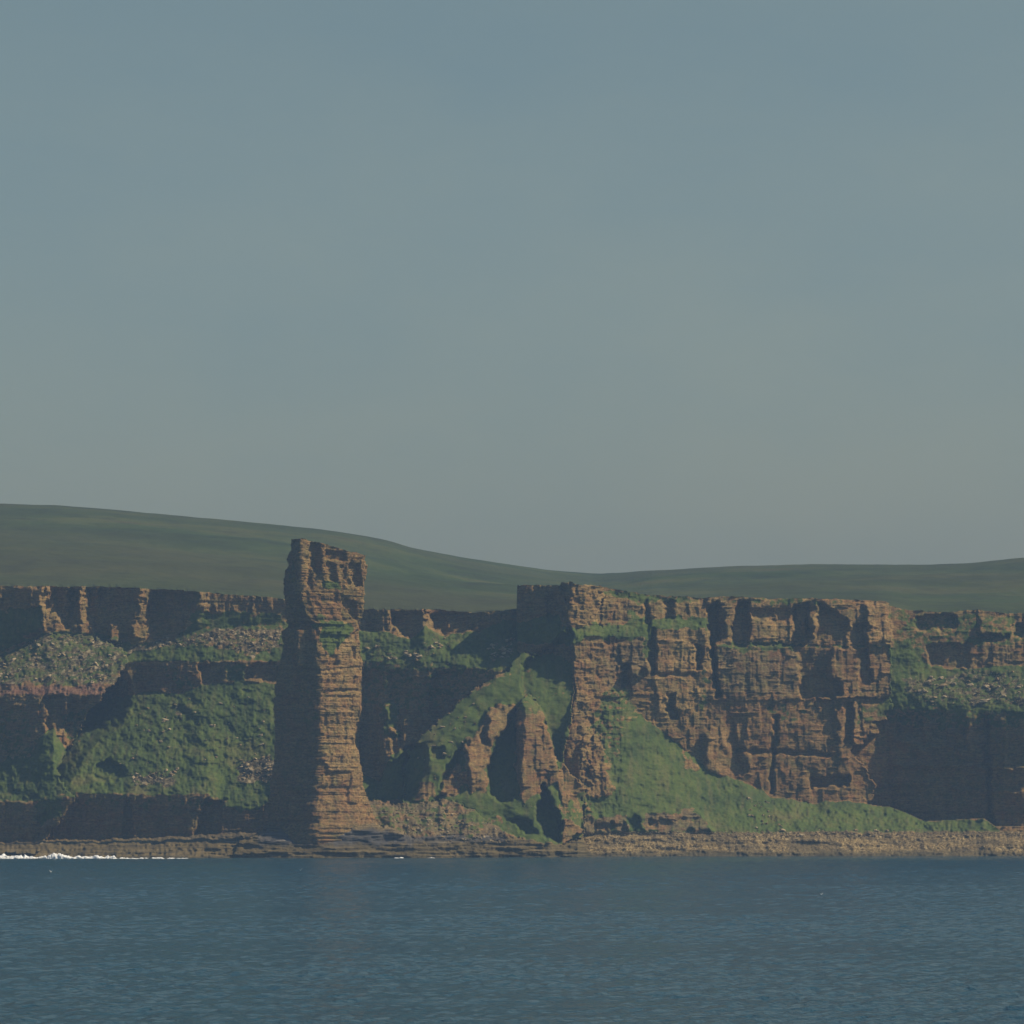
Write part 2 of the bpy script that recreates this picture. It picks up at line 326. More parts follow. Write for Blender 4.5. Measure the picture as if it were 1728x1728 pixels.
# ---- recesses (dark slots) and bulges: (polygon, metres back(+)/forward(-), feather, tilt m per px towards right)
PATCH = [
    # upper left cliff, walls and pinnacles
    ([(-260, 992), (66, 992), (70, 1030), (74, 1060), (0, 1090), (-260, 1100)], 5, 3, -.02),
    ([(86, 992), (112, 992), (114, 1040), (128, 1046), (131, 992), (86, 992)], 3, 1, 0),
    ([(86, 995), (130, 992), (132, 1030), (140, 1052), (112, 1062), (95, 1035)], 5, 2, -.05),
    ([(147, 992), (236, 994), (240, 1050), (235, 1082), (160, 1078), (150, 1040)], 5, 2, -.04),
    ([(252, 1000), (336, 1000), (322, 1030), (302, 1072), (262, 1082), (250, 1050)], 7, 2, -.05),
    ([(186, 1052), (198, 1050), (206, 1062), (206, 1085), (184, 1085)], -8, 1, .3),
    ([(225, 1056), (236, 1054), (240, 1080), (224, 1082)], -5, 1, .25),
    ([(138, 1048), (150, 1046), (152, 1070), (134, 1070)], -4, 1, .2),
    ([(70, 1032), (86, 1030), (118, 1066), (72, 1070)], -6, 5, .1),
    # left block cliff
    ([(75, 1176), (108, 1176), (112, 1230), (95, 1232), (80, 1240)], 6, 2, -.05),
    ([(118, 1182), (150, 1180), (135, 1240), (112, 1262)], 6, 2, -.05),
    ([(8, 1200), (40, 1190), (46, 1250), (12, 1275)], 3, 2, -.05),
    # cliff two
    ([(225, 1124), (284, 1122), (300, 1160), (280, 1168), (228, 1172)], 4, 2, -.05),
    ([(335, 1122), (372, 1120), (378, 1145), (340, 1156)], 5, 2, -.06),
    ([(418, 1120), (470, 1118), (480, 1150), (415, 1148)], 6, 2, -.06),
    # hollow in the mound
    ([(158, 1290), (186, 1282), (214, 1299), (196, 1318), (176, 1322), (158, 1312)], 6, 3, 0),
    # lower left cliff
    ([(122, 1348), (190, 1346), (200, 1412), (100, 1414)], 3, 2, -.03),
    ([(210, 1345), (220, 1345), (222, 1412), (206, 1412)], 5, 1, 0),
    ([(345, 1350), (374, 1352), (372, 1406), (330, 1408)], 6, 2, 0),
    ([(60, 1380), (80, 1372), (84, 1412), (60, 1412)], 3, 1, 0),
    # upper centre cliff
    ([(614, 1034), (655, 1034), (655, 1064), (640, 1068), (614, 1060)], 2, 1, -.03),
    ([(657, 1034), (714, 1034), (712, 1060), (694, 1078), (670, 1070)], 6, 1, -.05),
    ([(724, 1034), (822, 1036), (812, 1062), (752, 1072), (730, 1060)], 6, 1, -.04),
    # centre lower cliff
    ([(612, 1130), (642, 1132), (640, 1300), (606, 1300)], 4, 3, -.05),
    ([(655, 1130), (690, 1134), (676, 1260), (660, 1280)], 4, 3, -.05),
    ([(735, 1134), (776, 1134), (768, 1186), (730, 1220), (722, 1180)], 6, 2, -.05),
    ([(648, 1190), (662, 1185), (674, 1205), (672, 1240), (660, 1240)], -6, 3, .15),
    ([(642, 1228), (658, 1224), (672, 1248), (676, 1275), (655, 1290), (644, 1290)], -7, 3, .12),
    # headland: ledge, slots and columns
    ([(905, 1105), (964, 1056), (968, 1178), (952, 1232), (946, 1284), (936, 1280), (928, 1240), (914, 1200), (880, 1170), (880, 1120)], 12, 3, -.05),
    ([(923, 1008), (944, 1002), (945, 1040), (925, 1048)], 4, 1, 0),
    ([(1012, 1010), (1016, 1010), (1018, 1056), (1012, 1056)], 3, 0, 0),
    ([(1097, 1064), (1107, 1062), (1107, 1140), (1096, 1140)], 5, 1, 0),
    ([(1020, 1082), (1044, 1080), (1046, 1150), (1032, 1152)], 2, 2, 0),
    ([(1050, 1120), (1062, 1122), (1060, 1156), (1046, 1158)], 5, 2, 0),
    ([(1063, 1124), (1078, 1122), (1080, 1142), (1064, 1144)], -6, 2, .1),
    ([(1086, 1122), (1098, 1120), (1099, 1136), (1086, 1136)], -5, 2, .1),
    ([(1109, 1060), (1182, 1056), (1184, 1140), (1178, 1204), (1110, 1205), (1104, 1140)], -2.0, 2, .03),
    ([(1108, 1135), (1176, 1135), (1176, 1141), (1108, 1141)], 2.5, 1, 0),
    ([(1124, 1172), (1138, 1170), (1142, 1212), (1128, 1212)], 6, 1, 0),
    ([(1174, 1090), (1184, 1088), (1184, 1130), (1175, 1130)], 6, 1, 0),
    ([(1084, 1014), (1092, 1012), (1096, 1050), (1088, 1052)], 4, 1, 0),
    ([(1118, 1014), (1140, 1012), (1138, 1046), (1122, 1048)], 4, 1, 0),
    ([(1192, 1024), (1204, 1016), (1214, 1014), (1214, 1078), (1206, 1080), (1214, 1176), (1208, 1178), (1198, 1080)], 10, 1, 0),
    ([(1214, 1020), (1222, 1020), (1224, 1070), (1214, 1080)], 4, 1, 0),
    ([(1234, 1064), (1244, 1016), (1264, 1014), (1264, 1088), (1236, 1092)], 8, 1, 0),
    ([(1266, 1030), (1304, 1026), (1306, 1044), (1268, 1044)], 4, 1, 0),
    ([(1308, 1028), (1344, 1026), (1342, 1048), (1308, 1048)], 4, 1, 0),
    ([(1340, 1020), (1366, 1018), (1368, 1076), (1378, 1076), (1384, 1018), (1430, 1046), (1428, 1092), (1404, 1096), (1400, 1146), (1416, 1150), (1420, 1176), (1352, 1178), (1346, 1100), (1338, 1088)], 7, 1, -.02),
    ([(1356, 1040), (1361, 1040), (1361, 1068), (1355, 1068)], -5, 1, 0),
    ([(1370, 1036), (1378, 1036), (1379, 1074), (1372, 1076)], -6, 1, 0),
    ([(1268, 1083), (1345, 1085), (1345, 1089), (1268, 1088)], 2, 0, 0),
    ([(1430, 1056), (1460, 1056), (1464, 1090), (1430, 1092)], 4, 1, 0),
    ([(1460, 1020), (1503, 1020), (1503, 1086), (1462, 1088)], -4, 1, .06),
    ([(1448, 1096), (1462, 1096), (1470, 1150), (1450, 1160)], 4, 1, 0),
    # lower wall
    ([(1218, 1210), (1236, 1212), (1252, 1300), (1240, 1316), (1192, 1304), (1190, 1240)], -4, 4, .12),
    ([(1306, 1210), (1312, 1208), (1310, 1260), (1304, 1340), (1298, 1340)], 4, 1, 0),
    ([(1240, 1264), (1400, 1268), (1400, 1276), (1240, 1270)], 3, 1, 0),
    ([(1414, 1186), (1424, 1186), (1424, 1250), (1416, 1250)], -2.5, 1, .1),
    ([(1438, 1184), (1446, 1184), (1446, 1256), (1440, 1256)], -3, 1, .12),
    ([(1428, 1186), (1438, 1186), (1438, 1262), (1426, 1256)], 2.5, 1, 0),
    ([(1452, 1186), (1490, 1186), (1492, 1240), (1456, 1244)], -1.5, 2, .03),
    ([(1316, 1300), (1346, 1290), (1380, 1300), (1372, 1312), (1320, 1312)], -1.5, 2, .05),
    ([(1515, 1204), (1556, 1204), (1552, 1246), (1512, 1240)], 4, 2, -.02),
    ([(1512, 1246), (1556, 1246), (1556, 1256), (1514, 1256)], -4, 2, .14),
    ([(1630, 1204), (1656, 1200), (1658, 1262), (1636, 1268)], -5, 2, .22),
    ([(1618, 1266), (1664, 1264), (1664, 1274), (1620, 1276)], -5, 2, .14),
    ([(1688, 1212), (1702, 1208), (1706, 1290), (1694, 1300)], -3, 3, .15),
    ([(1505, 1292), (1640, 1290), (1730, 1296), (1730, 1300), (1600, 1296), (1505, 1297)], -3.5, 1, 0),
    ([(1540, 1262), (1610, 1258), (1612, 1263), (1542, 1267)], -3.5, 1, .02),
    ([(1600, 1330), (1728, 1334), (1728, 1338), (1602, 1335)], -3, 1, 0),
    ([(1480, 1322), (1580, 1318), (1582, 1323), (1484, 1327)], -3, 1, 0),
    ([(1570, 1206), (1600, 1204), (1600, 1250), (1576, 1246)], 3, 2, -.03),
    ([(1365, 1312), (1430, 1310), (1432, 1326), (1370, 1330)], 6, 2, 0),
    ([(1410, 1264), (1428, 1264), (1450, 1286), (1462, 1308), (1476, 1330), (1464, 1352), (1440, 1352), (1430, 1300)], -1.5, 4, .06),
    ([(972, 1262), (1000, 1240), (1022, 1256), (1036, 1338), (1010, 1350), (975, 1346)], -3.5, 4, .03),
    # base outcrops under the grass
    ([(918, 1322), (928, 1345), (942, 1372), (948, 1400), (942, 1422), (920, 1412), (904, 1372)], 14, 1, 0),
    ([(982, 1376), (1058, 1374), (1064, 1404), (985, 1406)], -5, 1, 0),
    ([(998, 1390), (1058, 1388), (1060, 1404), (1000, 1404)], 3, 1, 0),
    ([(1076, 1372), (1090, 1366), (1180, 1366), (1205, 1400), (1085, 1404)], -4, 2, 0),
    ([(1084, 1384), (1180, 1382), (1160, 1402), (1088, 1402)], 2.5, 2, 0),
    # right part
    ([(1545, 1040), (1612, 1036), (1612, 1060), (1550, 1066)], 6, 2, -.03),
    ([(1650, 1072), (1702, 1072), (1702, 1080), (1650, 1080)], 3, 1, 0),
    ([(1654, 1046), (1702, 1044), (1702, 1070), (1652, 1072)], -3, 1, .04),
    ([(1712, 1056), (1760, 1054), (1760, 1078), (1712, 1078)], 5, 1, 0),
    ([(1568, 1088), (1636, 1086), (1634, 1126), (1570, 1128)], 5, 2, -.03),
    ([(1660, 1205), (1668, 1204), (1676, 1396), (1664, 1396)], 5, 1, 0),
    # spur: hollows and ribs
    ([(873, 1192), (872, 1342), (858, 1352), (838, 1350), (822, 1322), (826, 1276), (846, 1240), (860, 1210)], 13, 3, -.04),
    ([(812, 1232), (818, 1228), (822, 1252), (814, 1258), (808, 1242)], 4, 2, 0),
    ([(824, 1196), (866, 1180), (868, 1202), (846, 1232), (828, 1260), (822, 1240)], -4, 2, .08),
    ([(790, 1246), (815, 1240), (814, 1318), (800, 1322), (780, 1310), (782, 1270)], -4, 3, .08),
    ([(786, 1262), (812, 1228), (840, 1196), (868, 1182), (872, 1200), (850, 1228), (826, 1262), (816, 1330), (795, 1336)], -3.5, 3, .05),
    ([(772, 1262), (782, 1262), (760, 1310), (742, 1330), (742, 1316)], 6, 2, 0),
    ([(684, 1264), (714, 1256), (722, 1282), (706, 1330), (692, 1352), (682, 1352)], 12, 3, -.1),
    ([(728, 1260), (752, 1258), (750, 1280), (726, 1280)], 4, 2, 0),
    ([(858, 1384), (895, 1382), (908, 1408), (884, 1406)], 5, 2, 0),
    ([(738, 1344), (752, 1342), (744, 1356), (732, 1354)], 6, 2, 0),
]
for poly, d, fe, tl in PATCH:
    mk = pmask(poly, fe, 1.0)
    u0 = min(p[0] for p in poly)
    Y = Y + mk * (d + tl * (U - u0))

# ---- what grows or lies where
fields = np.zeros(U.shape + (4,))
for k in range(4):
    fields[..., k] = blur((T == k).astype(float), 1)
tone = np.zeros(U.shape + (4,))                 # red tint, tan tint, grey tint, dampness
def paint(k, poly, val, fe=4, arr=fields, warp=1.6):
    mk = pmask(poly, fe, warp)
    arr[..., k] = arr[..., k] * (1 - mk) + val * mk
# scree fans with thin grass
paint(SC, [(-260, 1125), (0, 1106), (85, 1064), (175, 1070), (232, 1088), (215, 1122), (190, 1160), (-260, 1172)], .5)
paint(GR, [(-260, 1125), (0, 1106), (85, 1064), (175, 1070), (232, 1088), (215, 1122), (190, 1156), (-260, 1156)], .75)
paint(SC, [(215, 1092), (300, 1070), (400, 1056), (480, 1054), (475, 1095), (430, 1110), (330, 1086), (240, 1100)], .6)
paint(GR, [(320, 1070), (400, 1056), (480, 1054), (475, 1100), (430, 1110), (330, 1086)], .55)
paint(SC, [(220, 1310), (300, 1300), (298, 1324), (215, 1326)], .7, 5)
paint(SC, [(405, 1285), (470, 1272), (465, 1320), (400, 1320)], .8, 5)
paint(SC, [(293, 1190), (306, 1180), (312, 1210), (290, 1225)], .5, 4)
paint(SC, [(625, 1112), (712, 1098), (718, 1080), (775, 1070), (770, 1086), (720, 1110), (690, 1118)], .35, 5)
paint(BE, [(548, 1384), (600, 1383), (640, 1390), (680, 1402), (684, 1410), (640, 1400), (560, 1396)], .7, 3)
paint(SC, [(830, 1090), (872, 1066), (872, 1110), (840, 1115)], .5, 5)
paint(SC, [(1520, 1135), (1580, 1150), (1640, 1126), (1760, 1130), (1760, 1190), (1640, 1195), (1530, 1188)], .45, 6)
# green ground on ledges and slopes
for p, g in [
    ([(-260, 1030), (66, 1024), (72, 1062), (0, 1100), (-260, 1110)], .85),
    ([(325, 1032), (480, 1034), (480, 1056), (400, 1058), (310, 1072)], .75),
    ([(225, 1118), (300, 1118), (335, 1160), (300, 1168), (270, 1130)], .45),
    ([(378, 1120), (415, 1118), (416, 1150), (380, 1152)], .7),
    ([(60, 1340), (132, 1338), (100, 1380), (62, 1392)], .8),
    ([(376, 1350), (440, 1340), (436, 1366), (378, 1366)], .9),
    ([(100, 1200), (150, 1195), (140, 1250), (110, 1250)], .5),
    ([(644, 1140), (676, 1142), (674, 1250), (640, 1240)], .6),
    ([(612, 1116), (740, 1120), (870, 1128), (870, 1140), (700, 1145), (612, 1135)], .6),
    ([(888, 1044), (944, 1036), (945, 1062), (930, 1066), (892, 1062)], 1),
    ([(880, 1112), (960, 1112), (960, 1180), (900, 1190), (870, 1180)], .8),
    ([(985, 1056), (1098, 1048), (1100, 1076), (1050, 1080), (985, 1072)], .9),
    ([(1060, 1030), (1090, 1040), (1088, 1056), (1050, 1056)], .8),
    ([(1098, 1046), (1192, 1040), (1196, 1062), (1150, 1058), (1098, 1070)], .95),
    ([(1086, 1076), (1100, 1076), (1098, 1120), (1088, 1118)], .7),
    ([(1016, 992), (1100, 1004), (1190, 1008), (1190, 1018), (1080, 1016), (1016, 1006)], .7),
    ([(1180, 1100), (1196, 1150), (1194, 1220), (1176, 1200)], .5),
    ([(1210, 1008), (1420, 1010), (1420, 1026), (1330, 1022), (1220, 1024)], .45),
    ([(1232, 1080), (1345, 1084), (1345, 1098), (1230, 1100)], .7),
    ([(1024, 1160), (1058, 1156), (1085, 1200), (1050, 1240), (1040, 1300), (1010, 1250), (990, 1240), (1006, 1195)], .62),
    ([(1290, 1188), (1350, 1186), (1372, 1210), (1310, 1222)], .45),
    ([(1440, 1186), (1505, 1184), (1505, 1215), (1450, 1220)], .5),
    ([(1504, 1080), (1560, 1090), (1570, 1130), (1640, 1130), (1700, 1128), (1728, 1128), (1728, 1180), (1504, 1185)], .9),
    ([(1504, 1030), (1728, 1036), (1760, 1080), (1760, 1092), (1504, 1092)], .5),
    ([(1490, 1178), (1760, 1186), (1760, 1214), (1490, 1206)], .85),
    ([(1500, 1196), (1740, 1198), (1740, 1222), (1690, 1240), (1660, 1216), (1600, 1236), (1500, 1222)], .55),
    ([(-260, 1200), (60, 1196), (60, 1280), (-260, 1280)], .42),
    ([(610, 1130), (870, 1136), (780, 1180), (720, 1200), (610, 1190)], .42),
    ([(100, 1344), (380, 1344), (380, 1362), (100, 1362)], .4),
    ([(872, 1196), (880, 1174), (895, 1170), (912, 1184), (916, 1205), (880, 1206)], .7),
    ([(945, 1285), (975, 1285), (990, 1330), (960, 1350)], .5),
    ([(925, 1330), (950, 1360), (1000, 1350), (1000, 1375), (955, 1385), (930, 1350)], .55),
    ([(610, 1356), (760, 1356), (830, 1395), (800, 1415), (640, 1405)], .42),
    ([(780, 1370), (850, 1372), (860, 1400), (810, 1395)], .55),
    ([(860, 1360), (905, 1350), (910, 1376), (865, 1382)], .9),
]:
    paint(GR, p, g, 5)
for p in [  # bare rock in otherwise green ground
    ([(784, 1264), (810, 1228), (838, 1196), (868, 1180), (873, 1202), (850, 1230), (828, 1264), (818, 1334), (792, 1338)]),
    ([(950, 1290), (972, 1284), (984, 1330), (975, 1360), (955, 1345)]),
    ([(748, 1300), (772, 1290), (786, 1320), (770, 1345), (744, 1345)]),
    ([(824, 1198), (866, 1182), (868, 1204), (846, 1232), (828, 1262), (822, 1240)]),
    ([(790, 1250), (815, 1242), (814, 1330), (796, 1334), (782, 1310)]),
    ([(982, 1378), (1058, 1376), (1064, 1404), (985, 1406)]),
    ([(1090, 1374), (1170, 1366), (1200, 1400), (1085, 1404)]),
    ([(700, 1325), (732, 1316), (738, 1345), (700, 1352)]),
    ([(940, 1300), (980, 1270), (1000, 1235), (1016, 1250), (1036, 1340), (990, 1346)]),
    ([(1140, 1262), (1200, 1306), (1160, 1300)]),
]:
    paint(GR, p, .15, 5)
# tints
for p, k, v in [
    ([(-260, 1154), (192, 1154), (170, 1178), (-260, 1176)], 0, .6),
    ([(60, 1262), (92, 1226), (116, 1268), (80, 1274)], 0, .5),
    ([(96, 1290), (104, 1300), (78, 1345), (68, 1345)], 0, .9),
    ([(965, 1085), (1030, 1080), (1034, 1168), (970, 1172)], 0, .45),
    ([(870, 1210), (945, 1210), (970, 1345), (870, 1345)], 0, .45),
    ([(1200, 1175), (1505, 1175), (1505, 1360), (1200, 1360)], 0, .5),
    ([(760, 1390), (840, 1394), (840, 1420), (750, 1422)], 0, .6),
    ([(1400, 1086), (1505, 1086), (1505, 1176), (1400, 1176)], 0, .35),
    ([(1104, 1058), (1190, 1054), (1200, 1210), (1104, 1210)], 1, .9),
    ([(965, 985), (1014, 985), (1014, 1056), (965, 1056)], 1, .5),
    ([(1186, 1206), (1220, 1206), (1250, 1310), (1186, 1300)], 1, .7),
    ([(1240, 1010), (1505, 1010), (1505, 1090), (1240, 1090)], 1, .5),
    ([(1212, 1090), (1345, 1090), (1345, 1176), (1212, 1176)], 2, .55),
    ([(1018, 1076), (1096, 1076), (1096, 1160), (1018, 1160)], 2, .6),
    ([(978, 1372), (1210, 1366), (1210, 1404), (978, 1406)], 2, .9),
    ([(440, 1400), (690, 1400), (700, 1424), (440, 1424)], 2, .9),
    ([(590, 1350), (800, 1350), (860, 1400), (850, 1420), (700, 1420)], 2, .9),
    ([(-260, 1340), (440, 1340), (440, 1412), (-260, 1418)], 2, .3),
    ([(60, 992), (150, 992), (150, 1060), (70, 1062)], 1, .5),
]:
    paint(k, p, v, 6, tone)
nz = fbm(U / 9, V / 6, 4, 80)
# seaweed and wet band at the waterline
tone[..., 3] = np.clip((V + 5 * nz - np.interp(U, [0, 400, 900, 1000, 1728], [1444, 1442, 1441, 1434, 1434])) / 8, 0, 1)
fields[..., BE] = np.where((V > 1404) & (owner == 1) & (U > 980), np.clip(fields[..., BE] * 1.2, 0, 1), fields[..., BE] * np.where(U > 900, np.clip((U - 960) / 30, 0, 1), 1))
ledge = np.clip(fields[..., GR] + 0 * nz, 0, 1)
rockm = np.clip(1 - np.clip(fields[..., GR] * 1.1, 0, 1) - fields[..., BE] - .5 * fields[..., SC] - .45 * fields[..., SH], 0.0, 1)
rockm = np.clip(rockm + .12, 0, 1) * (1 - fields[..., BE]) * (1 - .85 * fields[..., SH])
rockm = np.where(owner == 6, .3, rockm)
X0 = (U - UC) * Y / F; Z0 = HC + (VH - V) * Y / F
amp = np.full(U.shape, .62)
for p, v in [
    ([(-260, 985), (66, 985), (66, 1100), (-260, 1100)], .6),
    ([(86, 985), (340, 985), (310, 1090), (120, 1070)], .65),
    ([(215, 1110), (480, 1110), (480, 1170), (215, 1175)], .7),
    ([(-260, 1345), (450, 1340), (450, 1420), (-260, 1425)], .6),
    ([(-260, 1170), (160, 1170), (110, 1290), (-260, 1290)], .6),
    ([(608, 1025), (873, 1025), (873, 1082), (608, 1082)], .65),
    ([(604, 1110), (873, 1120), (760, 1230), (684, 1350), (604, 1350)], .65),
    ([(1430, 1190), (1990, 1190), (1990, 1404), (1430, 1404)], .5),
    ([(873, 985), (964, 985), (964, 1290), (905, 1250), (873, 1120)], .6),
    ([(1345, 1015), (1430, 1015), (1420, 1180), (1345, 1180)], .6),
    ([(1190, 1180), (1510, 1180), (1500, 1370), (1190, 1370)], .45),
]:
    mk = pmask(p, 8, 1); amp = amp * (1 - mk) + v * mk
D = rock_disp(X0, Z0)
D = .75 * D + .25 * blur(D, 1)
Y = Y - D * rockm * amp - 3.5 * (1 - amp) * rockm * fbm(X0 / 30, Z0 / 45, 2, 88)
sl = np.clip(fbm(X0 / 3.2, Z0 / 9.0, 3, 89) - .26, 0, 1) * np.clip(.5 + 2 * vn(X0 / 22, Z0 / 14, 90), 0, 1)
Y = Y - 9.0 * sl * rockm * np.clip((.75 - amp) * 6, 0, 1) * np.clip((900 - U) / 20, .4, 1)
sl2 = np.clip(fbm(X0 / 7.0, Z0 / 1.3, 3, 98) - .34, 0, 1)
Y = Y - 5.0 * sl2 * rockm
soft = 1 - rockm
Y = Y - soft * (4.0 * fbm(X0 / 26, Z0 / 16, 3, 81) + .9 * fbm(X0 / 5.0, Z0 / 2.6, 3, 82)) * (1 - fields[..., BE]) * (1 - .7 * fields[..., SH])
Y = Y - fields[..., SC] * .7 * np.abs(fbm(X0 / 1.6, Z0 / 1.0, 3, 83)) - fields[..., BE] * (.5 * fbm(X0 / 2.2, Z0 / .9, 3, 84) + 3.0 * fbm(X0 / 24, Z0 / 3, 3, 99))
Y = Y - fields[..., SH] * .6 * (np.interp(Z0 + .9 * fbm(X0 / 9, Z0, 4, 86), B3[0], B3[1]) * 1.0 + 5.0 * fbm(X0 / 14, Z0 / 1.6, 4, 85))
# gentle irregular rock showing through where grass meets the cliff
g2 = fields[..., GR]
fields[..., GR] = np.clip(g2 + .5 * fbm(U / 7, V / 5, 4, 87) * (g2 > .02) * (g2 < .98), 0, 1)

vtop = np.where(hd[int(np.argmax(VS <= 1000))], pl(HEADTOP, US), pl(BACKTOP, US))
vtop = vtop + 1.5 * fbm(US / 9, US * 0, 3, 92) + 1.6 * (h2(np.floor(US / 7 + 2 * vn(US / 20, US * 0, 94)), US * 0, 93) - .5)
top_j = np.array([int(np.argmax(VS <= vt)) for vt in vtop])
Vc = np.maximum(V, vtop[None, :])
Xc = (U - UC) * Y / F
Zc = HC + (VH - Vc) * Y / F

# ------------------------------------------------------------------ node helpers
class NT:
    def __init__(s, name):
        s.m = bpy.data.materials.new(name); s.m.use_nodes = True
        s.t = s.m.node_tree; s.b = s.t.nodes['Principled BSDF']
    def n(s, typ, **kw):
        nd = s.t.nodes.new(typ)
        for k, v in kw.items():
            if k.startswith('i_'):
                key = k[2:]
                nd.inputs[int(key) if key.isdigit() else key].default_value = v
            else:
                setattr(nd, k, v)
        return nd
    def l(s, a, b): s.t.links.new(a, b)
    def noise(s, scale, detail=4, rough=.55, vec=None, sc=(1, 1, 1)):
        if vec is None:
            vec = s.coord()
        mp = s.n('ShaderNodeMapping'); mp.inputs['Scale'].default_value = sc
        s.l(vec, mp.inputs[0])
        nd = s.n('ShaderNodeTexNoise'); nd.inputs['Scale'].default_value = scale
        nd.inputs['Detail'].default_value = detail; nd.inputs['Roughness'].default_value = rough
        s.l(mp.outputs[0], nd.inputs['Vector'])
        return nd.outputs['Fac']
    def coord(s):
        if not hasattr(s, '_c'):
            s._c = s.n('ShaderNodeTexCoord').outputs['Object']
        return s._c
    def ramp(s, fac, stops):
        r = s.n('ShaderNodeValToRGB')
        e = r.color_ramp.elements
        while len(e) < len(stops): e.new(.5)
        for q, (p, c) in zip(e, stops):
            q.position = p
            q.color = (c, c, c, 1) if isinstance(c, (int, float)) else (*c, 1)
        s.l(fac, r.inputs[0])
        return r.outputs[0]
    def mix(s, f, a, b, mode='MIX'):
        nd = s.n('ShaderNodeMixRGB', blend_type=mode)
        for i, x in enumerate((f, a, b)):
            if hasattr(x, 'links') or hasattr(x, 'is_output'):
                s.l(x, nd.inputs[i])
            else:
                nd.inputs[i].default_value = x if isinstance(x, (int, float)) and i == 0 else (*x, 1)
        return nd.outputs[0]
    def math(s, op, a, b=0.0):
        nd = s.n('ShaderNodeMath', operation=op)
        for i, x in enumerate((a, b)):
            if hasattr(x, 'is_output'): s.l(x, nd.inputs[i])
            else: nd.inputs[i].default_value = x
        nd.use_clamp = False
        return nd.outputs[0]

